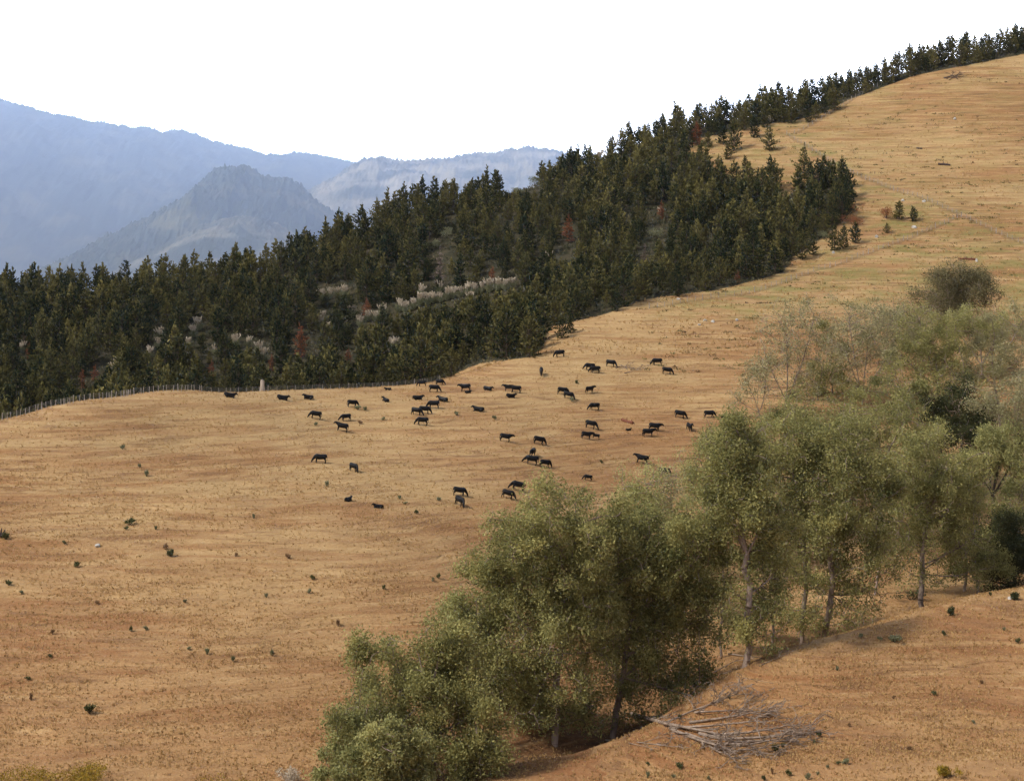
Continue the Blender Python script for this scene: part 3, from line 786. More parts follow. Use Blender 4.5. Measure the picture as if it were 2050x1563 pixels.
def add_tree(name, label, cat, base_px, dist, trunk_px, cells_px, leaf, seed, nleaf=1.0, trunk_r=0.45, leaf_l=0.25, leaf_w=0.135, bark=None, npts=1.0, group=None, sig=0.65, depth=0.85, droop=0.0, shell=0.55, pull=0.30):
    r = np.random.default_rng(seed)
    if dist is None: b = hit(*base_px)
    else:
        x = (base_px[0] - CX) / FPX * dist; b = np.array([x, dist, float(gz(x, dist))])
    D = b[1]; k = D / FPX
    def W(c, rr, dy=0.0): return np.array([(c - CX) * k - b[0], dy, (HZ - rr) * k - b[2]])
    cells = []
    cells_px = [(c, rr, a * 1.2, bb * 1.18) for c, rr, a, bb in cells_px]
    for (c, rr, a, bb) in cells_px:
        cells.append((W(c, rr, r.normal(0, 0.25) * a * k), np.array([a * k, min(a, bb * 1.3) * k * depth, bb * k])))
    area = sum(c[2] * c[3] for c in cells_px) * math.pi
    plumes = []
    for cen, rd in cells:
        m = max(6, int(rd[0] * rd[2] / 0.8))
        for _ in range(m):
            d = r.normal(size=3); d /= np.linalg.norm(d)
            pr = r.uniform(0.16, 0.36) * min(rd[0], rd[2])
            plumes.append((cen + d * rd * r.uniform(0.25, 1.12), np.array([pr * r.uniform(0.4, 0.75), pr * r.uniform(0.4, 0.75), pr * r.uniform(1.2, 2.3)])))
    limbs = [c[0] + np.array([0, 0, 0.25]) * c[1] for c in cells]
    cells = plumes
    npt = int(min(1800, max(70, area / 95 * npts)))
    pts = crown_points(cells, npt, r, shell)
    pts = pts[pts[:, 2] > 0.4]
    spine = [W(c, rr) for c, rr in trunk_px] if trunk_px else [np.array([0, 0, 1.0])]
    fine_sp, a_ = [], np.zeros(3)
    for s_ in spine:
        m_ = a_ + (s_ - a_) * r.uniform(0.4, 0.6); L_ = np.linalg.norm(s_ - a_)
        m_[:2] += r.normal(0, 0.055 * L_, 2); fine_sp += [m_, s_ + np.append(r.normal(0, 0.02 * L_, 2), 0)]; a_ = s_
    spine = fine_sp
    step = max(0.45, 7.5 * k)
    NA, par, rad, kids, tb = grow((0, 0, -0.5), spine, pts, r, step, trunk_r * 0.8, pull, limbs)
    tv, tq = tubes(*tb, sides=6)
    root = empty(name, tuple(b)); root.location.z -= 0.05
    link("trunk", mk_mesh("trunk", tv, tq, smooth=True), bark or m_trunk, root)
    n = int(area * 0.44 * nleaf)
    tips = np.nonzero((rad < 0.055) & (np.arange(len(NA)) > 3))[0]
    w = np.where(kids[tips] == 0, 2.2, 1.0); rel = (NA[tips, 2] - NA[:, 2].min()) / (NA[:, 2].max() - NA[:, 2].min()); w = w * r.gamma(0.38, 1.0, len(tips)) * (0.55 + 0.45 * np.clip((rel - 0.30) / 0.3, 0, 1)); w /= w.sum()
    q = r.choice(len(tips), n, p=w)
    hang = np.abs(r.normal(0, 1, n)) * droop
    C = NA[tips[q]] + r.normal(0, sig, (n, 3)) * np.array([1, 1, 0.85]); C[:, 2] -= hang
    Dd = r.normal(0, 1, (n, 3)); Dd[:, 2] += 0.25 - droop * 1.5
    tone_t = r.normal(0.5, 0.24, len(tips))[q]
    tn = np.clip(0.65 * tone_t + 0.35 * r.random(n) , 0, 1)
    sz = r.uniform(0.5, 1.5, n)
    cv, cq, ct = blades(C, Dd, sz * leaf_l, sz * leaf_w, r)
    link("crown", mk_mesh("crown", cv, cq, ct, np.concatenate([tn, tn])), m_leaf[leaf], root)
    tag(root, label, cat, group)
    return root

T = add_tree
T("poplar_tree", "tall many-stemmed tree with pale forked trunks in the middle of the creek line", "tree", (1110,1487), None, [(1112,1420),(1115,1330),(1125,1230),(1140,1130)],
  [(1102,1096,120,95),(1032,1206,90,100),(1182,1166,95,125),(1072,1281,120,90),(1022,1371,80,60),(1152,1026,45,45),(1167,1416,60,60),(1112,1450,50,40),(1202,1326,60,80),(1072,1410,60,50),(972,1296,45,70)], 'olive', 11, 1.0, 0.55)
T("poplar_tree", "tall creek tree with a trunk leaning right behind the fallen bare branches", "tree", (1225,1477), None, [(1232,1420),(1252,1320),(1262,1240)],
  [(1298,1104,95,75),(1378,1134,75,90),(1318,1224,95,100),(1398,1274,55,110),(1308,1344,110,70),(1378,1399,60,45),(1428,1094,40,60),(1258,1164,60,80),(1258,1420,50,45),(1338,1400,60,45),(1438,1204,36,70)], 'olive', 12, 0.95, 0.5)
T("willow_tree", "broad shaggy tree with a slim dark trunk, at the creek line's left end", "tree", (865,1555), 196, [(867,1480),(862,1400)],
  [(790,1364,90,60),(725,1414,65,60),(880,1334,75,60),(835,1309,55,35),(760,1432,70,50),(900,1434,75,70),(930,1374,50,60),(700,1462,45,55),(670,1460,30,40),(780,1450,80,50),(850,1480,70,44),(950,1440,50,44),(930,1500,60,44)], 'olive', 13, 0.75, 0.38)
T("willow_tree", "low leafy spreading tree with pale tips right of the slim dark trunk", "tree", (900,1570), 194.5, [(925,1510)],
  [(955,1480,50,40),(920,1530,60,40),(985,1510,30,40)], 'olive', 33, 0.8, 0.25)
T("willow_shrub", "bright yellow green rounded bush at the bottom edge of the picture", "shrub", (755,1625), 188, [(755,1580)],
  [(745,1515,85,55),(690,1550,65,40),(800,1540,75,60),(780,1480,60,40),(720,1590,110,50)], 'pale', 14, 1.3, 0.3, sig=0.4)
T("willow_tree", "yellowish round-headed tree between the slim dark trunk and the pale forked trunks", "tree", (955,1470), 219, [(955,1400)],
  [(950,1265,65,75),(905,1230,45,40),(960,1340,55,60),(1000,1290,40,60)], 'pale', 15, 0.9, 0.3)
T("poplar_tree", "dark-shaded bushy tree filling the gap left of the pale forked trunks", "tree", (1010,1465), 221, [(1010,1420)],
  [(1000,1375,70,45),(960,1360,50,40),(1040,1410,40,35)], 'olive', 34, 1.1, 0.25)
T("poplar_tree", "slender tall tree with a light forked trunk, first right of the fallen branches", "tree", (1490,1335), None, [(1494,1250),(1500,1170),(1497,1110)],
  [(1475,980,70,80),(1500,900,65,60),(1530,1060,55,90),(1455,1060,50,70),(1545,1180,45,70),(1500,1240,50,50),(1440,930,40,50),(1520,1280,40,30),(1470,1200,36,50)], 'olive', 16, 0.9, 0.5)
T("poplar_tree", "thin dark-stemmed tree between the light forked trunk and the thick straight trunk", "tree", (1603,1288), 250, [(1606,1220),(1610,1130)],
  [(1590,960,70,80),(1570,880,65,50),(1620,1060,55,90),(1585,1150,50,60),(1625,1230,36,34),(1585,1230,40,36)], 'olive', 17, 0.9, 0.4)
T("poplar_tree", "leafy tall tree with a thick straight trunk standing right on the near knoll edge", "tree", (1655,1290), 249, [(1657,1220),(1662,1120),(1668,1050)],
  [(1690,960,85,90),(1735,1050,65,85),(1700,1150,80,70),(1690,1220,60,35),(1690,880,65,50),(1630,1000,50,70),(1640,1200,44,44),(1740,1190,50,44)], 'olive', 18, 1.1, 0.5)
T("poplar_tree", "wide greyish tree with bare lower limbs, rightmost large one of the creek line", "tree", (1852,1212), 266, [(1848,1150),(1852,1080),(1858,1030)],
  [(1870,965,95,75),(1820,1020,65,60),(1905,1040,70,65),(1850,900,60,45),(1900,1120,85,45),(1815,1120,40,40),(1950,1090,40,45),(1850,1160,60,30),(1920,1160,50,26),(1800,1080,40,40)], 'olive', 19, 0.9, 0.5)
T("thin_poplar", "thin airy poplar with few leaves behind the heads of the middle creek trees", "tree", (1300,1230), 262, [(1300,1130),(1298,1060)],
  [(1290,975,60,50),(1320,1030,45,50),(1255,1000,40,40)], 'pale', 20, 0.6, 0.22, npts=0.8)
T("thin_poplar", "narrow airy poplar in front of half-hidden black cows", "tree", (1425,1180), 282, [(1424,1090),(1424,1010)],
  [(1405,950,32,60),(1440,940,32,60),(1425,1040,32,60),(1375,960,36,46)], 'pale', 21, 0.5, 0.22, npts=0.8)
T("thin_poplar", "thin grey poplar rising just left of the narrow airy one", "tree", (1352,1190), 276, [(1350,1100),(1348,1030)],
  [(1345,980,34,56),(1340,1060,36,50)], 'grey', 35, 0.55, 0.2, npts=0.8)
T("grey_poplar", "sparse grey tree with visible stems at the upper left of the hillside grove", "tree", (1570,850), None, [(1575,800)],
  [(1570,690,65,65),(1625,655,55,50),(1540,750,45,55),(1600,740,50,60)], 'grey', 22, 0.42, 0.22, npts=1.4, sig=0.6, depth=0.6)
T("grey_poplar", "small sparse V-shaped tree beside the rightmost black cow", "tree", (1521,838), None, [(1520,825)],
  [(1490,765,35,40),(1535,755,35,45),(1470,800,25,25),(1515,790,25,25)], 'grey', 23, 0.45, 0.14, npts=1.6, depth=0.6)
T("grey_poplar", "many-stemmed pale barked tree at the centre of the hillside grove", "tree", (1725,810), None, [(1725,790)],
  [(1745,690,70,55),(1700,640,50,40),(1800,670,60,50),(1690,710,50,50),(1770,740,50,40)], 'grey', 24, 0.75, 0.26, npts=1.3)
T("green_bush_tree", "small bright green bushy tree in front of the many-stemmed pale barked one", "tree", (1668,790), None, [(1668,770)],
  [(1665,700,30,36),(1680,740,36,36),(1650,760,30,30)], 'olive', 36, 1.2, 0.2)
T("poplar_tree", "leafy spreading tree below the dark evergreen head in the hillside grove", "tree", (1880,880), 345, [(1878,820),(1876,770)],
  [(1870,700,75,60),(1920,650,70,40),(1820,740,55,50),(1900,770,70,50),(1840,650,40,40)], 'olive', 25, 1.0, 0.35)
T("evergreen_tree", "dusky rounded evergreen, topmost tree of the grove below the brown log", "tree", (1912,655), None, [(1912,635)],
  [(1910,580,72,38),(1870,605,50,28),(1955,595,45,34),(1915,625,50,20),(1915,600,45,30)], 'dim', 26, 2.8, 0.3, sig=0.95, npts=2.5)
T("evergreen_tree", "black green evergreen in deep shade in the middle of the grove", "tree", (1925,935), 318, [(1925,900)],
  [(1925,840,60,55),(1890,880,35,40),(1950,890,40,35),(1925,870,50,40)], 'dark', 27, 2.2, 0.3)
T("poplar_tree", "pale leaved tree with dark fanning limbs at the right edge of the grove", "tree", (1983,1030), 305, [(1986,990)],
  [(1985,895,60,28),(2045,885,50,32),(1945,925,36,28),(2050,940,40,36),(2000,930,50,24),(2020,900,60,40)], 'pale', 28, 1.5, 0.4, bark=m_trunk_dark)
T("poplar_tree", "dark drooping tree in black shade at the right end of the creek line", "tree", (2035,1185), 280, [(2030,1130)],
  [(1990,1090,55,45),(2045,1100,45,55),(1960,1150,45,25),(2010,1150,50,30),(2020,1120,60,50)], 'dark', 29, 2.0, 0.35, bark=m_trunk_dark)
T("poplar_tree", "yellow green round tree directly behind the wide greyish creek tree", "tree", (1765,1010), 312, [(1765,950)],
  [(1760,865,75,50),(1690,850,55,40),(1820,840,60,45),(1740,920,65,50),(1650,880,45,40)], 'olive', 30, 1.0, 0.35)
T("poplar_tree", "grey green tree with leaning stems at the far right of the hillside grove", "tree", (2005,870), 342, [(2003,820),(1990,760)],
  [(1990,690,50,50),(2035,740,45,60),(1960,760,40,45),(2050,650,30,50)], 'grey', 31, 1.0, 0.3)
T("poplar_tree", "dense olive tree in the left front of the hillside grove, over the knoll trunks", "tree", (1560,1010), 300, [(1560,950)],
  [(1540,865,60,40),(1600,850,55,40),(1480,890,50,36),(1560,920,60,40)], 'olive', 32, 1.0, 0.3)

T("poplar_tree", "olive tree behind the thick straight trunk, its head between two taller ones", "tree", (1650,1050), 300, [(1650,990)],
  [(1640,900,65,55),(1590,830,45,36),(1700,840,48,40),(1660,960,50,50)], 'olive', 41, 1.0, 0.3)
T("poplar_tree", "airy yellow green tree at the grove's left edge right of the half-hidden cows", "tree", (1440,1130), 288, [(1440,1040)],
  [(1425,890,46,40),(1465,950,46,55),(1390,920,34,30),(1450,1020,40,50)], 'olive', 42, 0.75, 0.25)
T("poplar_tree", "rounded olive tree uphill of the wide greyish one", "tree", (1815,990), 322, [(1815,920)],
  [(1800,780,62,44),(1855,820,50,46),(1790,850,50,46)], 'olive', 43, 1.0, 0.3)
T("poplar_tree", "bright pale tree just below the dark evergreen head of the grove", "tree", (1965,770), 375, [(1965,730)],
  [(1960,660,60,34),(2015,650,44,34),(1900,650,44,28),(1990,700,50,34)], 'pale', 44, 1.1, 0.3)
T("poplar_tree", "greyish tree at the picture's right edge above the dark fanning limbs", "tree", (2035,985), 312, [(2035,920)],
  [(2030,820,36,44),(1990,800,44,36),(2045,760,30,36)], 'grey', 45, 1.0, 0.25)
T("grey_poplar", "thin twiggy grey tree on the upper edge of the hillside grove", "tree", (1775,760), 376, [(1776,720)],
  [(1780,640,60,34),(1840,640,50,34),(1730,650,40,30),(1800,680,60,34)], 'grey', 46, 0.8, 0.22, npts=1.3)
T("grey_poplar", "low olive tree at the foot of the sparse grey one with visible stems", "tree", (1640,840), 356, [(1640,820)],
  [(1640,770,46,34),(1600,795,46,28),(1690,790,36,30)], 'olive', 47, 0.9, 0.2)
T("poplar_tree", "leafy tree hiding the gully right of the thick straight trunk", "tree", (1750,1140), 278, [(1752,1090)],
  [(1765,1010,44,55),(1795,950,44,44),(1770,1080,40,40)], 'olive', 48, 0.9, 0.25)
T("poplar_tree", "yellowish tree behind the right side of the wide greyish creek tree", "tree", (1930,1150), 284, [(1930,1090)],
  [(1935,1000,52,44),(1965,1050,44,36),(1900,970,36,32),(1920,1080,50,34)], 'olive', 49, 1.0, 0.28)
T("poplar_tree", "slim tree filling the gap between the pale forked trunks and the leaning trunk", "tree", (1235,1400), 236, [(1236,1320)],
  [(1245,1060,50,50),(1230,1170,46,70),(1225,1290,40,60)], 'olive', 50, 0.8, 0.25)
T("poplar_tree", "light airy tree between the leaning trunk and the light forked trunk", "tree", (1445,1310), 250, [(1444,1240)],
  [(1440,1080,30,50),(1432,1180,34,60),(1450,1250,30,36)], 'pale', 51, 0.7, 0.22)
T("willow_tree", "bushy dark green tree low at the foot of the pale forked trunks", "tree", (1085,1480), 217, [(1085,1450)],
  [(1075,1410,45,45),(1040,1350,40,40),(1170,1430,36,36)], 'olive', 52, 1.0, 0.22)

T("poplar_tree", "bushy low tree between the light forked trunk and the thin dark stem", "tree", (1545,1270), 256, [(1545,1230)],
  [(1550,1130,50,60),(1530,1200,46,44),(1565,1050,40,50)], 'olive', 53, 1.0, 0.22)
T("willow_tree", "low bushy tree spreading left of the dark drooping tree at the creek's right end", "tree", (1955,1190), 276, [(1955,1160)],
  [(1950,1120,55,40),(1910,1090,44,36),(1985,1090,40,30)], 'olive', 54, 1.2, 0.25)
T("poplar_tree", "rounded green tree between the dark fanning limbs and the dark drooping tree", "tree", (2050,1090), 296, [(2050,1050)],
  [(2045,1000,40,44),(2010,1030,36,36),(2055,950,30,30)], 'olive', 55, 1.2, 0.25)

# ---------------------------------------------------------------- fallen tree and dead wood
m_dead = flat_mat("bleached_wood", (0.10, 0.07, 0.05), (0.37, 0.285, 0.215), 3.0, stretch=(0.4, 0.4, 0.4))
m_log = flat_mat("dark_log_wood", (0.035, 0.022, 0.018), (0.10, 0.07, 0.06), 2.0)
m_redlog = flat_mat("red_rotten_wood", (0.10, 0.035, 0.02), (0.20, 0.08, 0.045), 2.0)
m_post = flat_mat("grey_post_wood", (0.22, 0.185, 0.155), (0.46, 0.41, 0.36), 2.5, stretch=(1, 1, 0.3))

def fallen(name, label, cat, chains, seed, twigs, r0, mat=None, fan=0.5, lift=0.9, levels=3):
    """branches lying on the ground: every chain is a list of photo pixels from the butt to the tip"""
    r = np.random.default_rng(seed)
    A, B, RA, RB = [], [], [], []
    first = hit(*chains[0][0])
    def seg(p, q, a, b): A.append(p); B.append(q); RA.append(a); RB.append(b)
    def sprout(p, d, L, rad, lev):
        n = max(3, int(L / 0.5)); step = L / n; cur = p.copy(); dd = d.copy()
        for i in range(n):
            dd = dd + r.normal(0, 0.16, 3); dd /= np.linalg.norm(dd)
            nx_ = cur + dd * step
            gnd = float(gz(nx_[0], nx_[1])) + 0.05
            if nx_[2] < gnd: nx_[2] = gnd + abs(r.normal(0, 0.05)); dd[2] = abs(dd[2]) * 0.3
            if nx_[2] > gnd + lift * 1.8: dd[2] -= 0.25
            ra = rad * (1 - i / n * 0.75); seg(cur, nx_, ra, rad * (1 - (i + 1) / n * 0.75)); cur = nx_
            if lev > 0 and r.random() < 0.72:
                e = dd + r.normal(0, fan, 3) * np.array([1, 1, 0.5]); e /= np.linalg.norm(e)
                sprout(cur, e, L * r.uniform(0.3, 0.6) * (1 - 0.4 * i / n), max(0.042, ra * 0.55), lev - 1)
    for ci, ch in enumerate(chains):
        P = [hit(*c_) for c_ in ch]
        for i, p in enumerate(P): p[2] += 0.12 + lift * min(1, i / 2) * r.uniform(0.2, 0.8)
        rad = r0 * (1.0 if ci == 0 else r.uniform(0.4, 0.75))
        for i in range(len(P) - 1):
            n = 4
            for j in range(n):
                a = P[i] + (P[i + 1] - P[i]) * j / n; b = P[i] + (P[i + 1] - P[i]) * (j + 1) / n
                t0 = (i + j / n) / (len(P) - 1); t1 = (i + (j + 1) / n) / (len(P) - 1)
                seg(a, b, rad * (1 - 0.7 * t0), rad * (1 - 0.7 * t1))
                if t0 > 0.15 and r.random() < 0.4 + 0.5 * t0:
                    d = P[i + 1] - P[i]; d /= np.linalg.norm(d); d = d + r.normal(0, fan, 3) * np.array([1, 1, 0.45]); d /= np.linalg.norm(d)
                    sprout(b, d, twigs * r.uniform(0.5, 1.1), rad * 0.35, levels - 1)
        d = P[-1] - P[-2]; d /= np.linalg.norm(d)
        sprout(P[-1], d, twigs * 0.9, rad * 0.3, levels - 1)
    A, B = np.array(A) - first, np.array(B) - first
    tv, tq = tubes(A, B, RA, RB, 5)
    o = link(name, mk_mesh(name, tv, tq), mat or m_dead); o.location = tuple(first)
    return tag(o, label, cat)

fallen("fallen_tree", "large bleached fallen tree with bare branches fanned over the near knoll", "fallen tree",
       [[(1265,1432),(1330,1455),(1440,1480)],[(1290,1440),(1400,1433),(1480,1428)],[(1340,1460),(1420,1462),(1510,1458)],[(1345,1462),(1400,1490),(1450,1510)],
        [(1300,1445),(1380,1478),(1430,1500)],[(1400,1470),(1470,1490),(1540,1490)],[(1330,1450),(1390,1425),(1450,1405)],[(1420,1475),(1500,1475),(1560,1470)],[(1430,1500),(1470,1512),(1520,1508)],[(1440,1490),(1500,1498),(1555,1492)],[(1380,1450),(1450,1442),(1520,1440)],[(1450,1482),(1530,1483),(1590,1478)],[(1420,1495),(1440,1512),(1455,1522)]], 5, 4.2, 0.33, fan=0.5, levels=4)
fallen("fallen_branch", "bleached forked branch lying left of the big fallen tree at the trunks' foot", "branch",
       [[(1212,1485),(1280,1490),(1350,1500)],[(1280,1490),(1330,1478)],[(1260,1490),(1300,1502)]], 6, 1.6, 0.11, lift=0.4)
fallen("fallen_branch", "small bleached branch lying above the big fallen tree on the knoll", "branch",
       [[(1400,1423),(1440,1405),(1475,1390)],[(1425,1412),(1465,1382)]], 7, 1.2, 0.07, lift=0.4)
fallen("fallen_branch", "long pale bent branch in the gully between the forked trunk and the leaning trunk", "branch",
       [[(1393,1358),(1430,1350),(1470,1328),(1500,1325)],[(1440,1352),(1490,1340)]], 8, 1.0, 0.09, lift=0.4, levels=2)
fallen("fallen_branch", "straight pale log end lying in the shade right of the forked trunk", "branch",
       [[(1458,1310),(1490,1316),(1525,1322)]], 9, 0.5, 0.12, lift=0.3, levels=1)
fallen("fallen_branch", "thin pale branch along the knoll edge left of the thick straight trunk", "branch",
       [[(1520,1335),(1560,1318),(1615,1297)]], 10, 1.0, 0.06, lift=0.3, levels=2)
fallen("brush_pile", "dark round heap of dead brush high on the bare hill", "brush pile",
       [[(1890,158),(1905,155),(1922,156)],[(1895,160),(1910,150)],[(1918,160),(1900,152)],[(1888,156),(1915,160)],[(1900,162),(1920,152)]], 21, 2.2, 0.22, mat=m_log, fan=0.8, lift=1.2)
fallen("brush_pile", "grey heap of dead sticks right of the uppermost grazing pair", "brush pile",
       [[(1233,738),(1245,735),(1262,739)],[(1240,740),(1256,734)],[(1250,748),(1275,744)],[(1262,742),(1290,737)]], 22, 1.6, 0.13, fan=0.7, lift=0.5)

def log(name, label, a, b, rad, mat):
    p, q = hit(*a), hit(*b); p[2] += rad * 0.7; q[2] += rad * 0.7
    r = np.random.default_rng(abs(int(a[0]))); n = 7
    pts = [p + (q - p) * i / n + r.normal(0, rad * 0.12, 3) for i in range(n + 1)]
    rr = rad * r.uniform(0.85, 1.12, n + 1)
    A = np.array(pts[:-1]) - p; B = np.array(pts[1:]) - p
    ex = [(A[3], A[3] + np.array([0.1, 0.3, rad * 2.4]), rad * 0.35, rad * 0.15), (A[5], A[5] + np.array([0.4, -0.2, rad * 1.8]), rad * 0.3, rad * 0.12),
          (A[0] - (B[0] - A[0]) * 0.05, A[0], 0.01, rr[0]), (B[-1], B[-1] + (B[-1] - A[-1]) * 0.05, rr[-1], 0.01)]
    A = np.concatenate([A, [e[0] for e in ex]]); B = np.concatenate([B, [e[1] for e in ex]])
    tv, tq = tubes(A, B, np.concatenate([rr[:-1], [e[2] for e in ex]]), np.concatenate([rr[1:], [e[3] for e in ex]]), 8)
    o = link(name, mk_mesh(name, tv, tq, smooth=True), mat); o.location = tuple(p)
    return tag(o, label, "log")
log("fallen_log", "dark log lying across the bare hill below the heap of brush", (1878,330), (1902,332), 0.32, m_log)
log("fallen_log", "reddish rotten log in the herd, above a small lying calf", (1245,843), (1267,849), 0.30, m_redlog)
log("fallen_log", "red brown log lying left of a white stone above the dark evergreen", (1918,520), (1952,521), 0.28, m_redlog)
log("fallen_log", "short dark log with a green tussock at the far left edge of the pasture", (-8,1077), (10,1076), 0.42, m_log)
log("fallen_log", "small dark log on the bare hill between the pine corner and the hill fence", (1835,298), (1846,299), 0.22, m_log)

# ---------------------------------------------------------------- cattle
n_ = N("black_hide", 0.42); n_.b.inputs["Specular IOR Level"].default_value = 0.16
n_.base(n_.mix(n_.rng(n_.noise(n_.obj(), 2.5, 3), 0.35, 0.7), (0.004, 0.004, 0.0045), (0.010, 0.009, 0.0085)))
m_hide = n_.m

def loft(secs, sides=14):
    """closed body through elliptical sections: (centre, half width, half height, axis)"""
    V, Q = [], []
    t = np.arange(sides) * 2 * np.pi / sides
    for k, (c_, a_, b_, ax) in enumerate(secs):
        ax = np.array(ax, float); ax /= np.linalg.norm(ax)
        side = np.array([0, 1.0, 0]); up = np.cross(ax, side); up /= np.linalg.norm(up); side = np.cross(up, ax)
        sq = 2.5
        ct = np.sign(np.cos(t)) * np.abs(np.cos(t)) ** (2 / sq); st_ = np.sign(np.sin(t)) * np.abs(np.sin(t)) ** (2 / sq)
        V.append(np.array(c_)[None] + ct[:, None] * side * a_ + st_[:, None] * up * b_)
    n = len(secs); V = np.concatenate(V); k = np.arange(sides)
    for q in range(n - 1):
        Q.append(np.stack([q * sides + k, q * sides + (k + 1) % sides, (q + 1) * sides + (k + 1) % sides, (q + 1) * sides + k], 1))
    Q = np.concatenate(Q)
    c0, c1 = len(V), len(V) + 1
    V = np.concatenate([V, [secs[0][0]], [secs[-1][0]]])
    T = np.concatenate([np.stack([np.full(sides, c0), (k + 1) % sides, k], 1), np.stack([np.full(sides, c1), (n - 1) * sides + k, (n - 1) * sides + (k + 1) % sides], 1)])
    return V, Q, T

def tube_secs(pts, rad):
    pts = np.array(pts, float); ax = np.gradient(pts, axis=0)
    return [(p, r_ if not isinstance(r_, tuple) else r_[0], r_ if not isinstance(r_, tuple) else r_[1], a) for p, r_, a in zip(pts, rad, ax)]

def cow_mesh(pose, seed):
    r = random.Random(seed); parts = []
    dz = -0.52 if pose == 'lie' else 0.0
    fat = r.uniform(0.95, 1.08)
    body = [(-1.04,1.20,1.00,.10),(-0.98,1.27,.80,.22),(-0.78,1.32,.64,.30),(-0.40,1.29,.58,.36),(0.05,1.27,.54,.39),(.42,1.29,.55,.36),(.68,1.31,.60,.30),(.86,1.24,.68,.22),(.96,1.12,.80,.11)]
    parts.append(loft([((x, 0, (a + b) / 2 + dz), w * fat, (a - b) / 2, (1, 0, 0)) for x, a, b, w in body]))
    z = dz
    if pose == 'graze':
        nk = [(.62,0,1.04),(.92,.01,.88),(1.16,.02,.64),(1.30,.03,.46)]; hd = [(1.24,.03,.56),(1.34,.03,.40),(1.42,.03,.22),(1.46,.03,.08)]
    elif pose == 'graze_low':
        nk = [(.62,0,1.04),(.92,-.06,.90),(1.18,-.16,.68),(1.34,-.24,.50)]; hd = [(1.28,-.21,.58),(1.40,-.27,.42),(1.50,-.32,.24),(1.55,-.35,.10)]
    elif pose == 'level':
        nk = [(.60,0,1.06),(.92,0,1.10),(1.16,0,1.16),(1.34,0,1.20)]; hd = [(1.26,0,1.22),(1.42,0,1.18),(1.58,0,1.08),(1.70,0,1.00)]
    else:
        u = 0.55 if pose == 'lie' else 1.0
        nk = [(.60,0,1.04),(.86,.02,1.04+.16*u),(1.02,.05,1.04+.34*u),(1.14,.08,1.04+.46*u)]; hd = [(1.07,.06,1.05+.48*u),(1.22,.11,1.03+.46*u),(1.38,.16,.96+.40*u),(1.50,.19,.90+.36*u)]
    nk = [(x, y, q + z) for x, y, q in nk]; hd = [(x, y, q + z) for x, y, q in hd]
    parts.append(loft(tube_secs(nk, [(.24,.30),(.19,.26),(.14,.19),(.11,.15)])))
    parts.append(loft(tube_secs(hd, [(.12,.14),(.125,.14),(.095,.105),(.075,.075)])))
    py = hd[0][1]
    for s in (-1, 1):
        parts.append(loft(tube_secs([(hd[0][0], py + s * .08, hd[0][2] + .06), (hd[0][0] - .03, py + s * .20, hd[0][2] + .08), (hd[0][0] - .05, py + s * .30, hd[0][2] + .04)], [.05, .06, .03]), 8))
    if pose == 'lie':
        for s in (-1, 1):
            parts.append(loft(tube_secs([(.60, s * .22, .30), (.80, s * .30, .16), (.98, s * .30, .09), (.70, s * .33, .06)], [.14, .10, .07, .06]), 8))
            parts.append(loft(tube_secs([(-.70, s * .24, .40), (-.40, s * .38, .22), (-.22, s * .42, .10), (-.62, s * .46, .07)], [.26, .17, .08, .06]), 8))
    else:
        for s in (-1, 1):
            f = r.uniform(-.18, .18); g = r.uniform(-.2, .16)
            parts.append(loft(tube_secs([(.60, s * .19, .86), (.63 + f * .2, s * .19, .60), (.64 + f * .6, s * .18, .36), (.62 + f, s * .18, .12), (.65 + f, s * .18, 0)], [.16, .125, .075, .06, .075]), 8))
            parts.append(loft(tube_secs([(-.76, s * .18, .98), (-.70 + g * .2, s * .20, .70), (-.90 + g * .7, s * .19, .42), (-.86 + g, s * .19, .14), (-.82 + g, s * .19, 0)], [(.20,.26), (.14,.19), .08, .062, .075]), 8))
    parts.append(loft(tube_secs([(-1.00, 0, 1.22 + z), (-1.09, .02, 1.00 + z), (-1.10, .03, max(.12, .70 + z)), (-1.08, .04, max(.08, .46 + z))], [.055, .045, .04, .065]), 8))
    V, Q, T, o = [], [], [], 0
    for v, q, t in parts: V.append(v); Q.append(q + o); T.append(t + o); o += len(v)
    me = mk_mesh("cow_cage", np.concatenate(V), np.concatenate(Q), np.concatenate(T))
    ob = bpy.data.objects.new("cow_cage", me); COL.objects.link(ob)
    rm = ob.modifiers.new("join", 'REMESH'); rm.mode = 'VOXEL'; rm.voxel_size = 0.035
    sm = ob.modifiers.new("smooth", 'SMOOTH'); sm.factor = 0.5; sm.iterations = 3
    dg = bpy.context.evaluated_depsgraph_get(); dg.update()
    out = bpy.data.meshes.new_from_object(ob.evaluated_get(dg)); out.name = "cow_body"
    bpy.data.objects.remove(ob); bpy.data.meshes.remove(me)
    for p in out.polygons: p.use_smooth = True
    return out

COWS = {p: [cow_mesh(p, 10 * i + k) for k in range(3)] for i, p in enumerate(('graze', 'graze_low', 'level', 'up', 'lie'))}
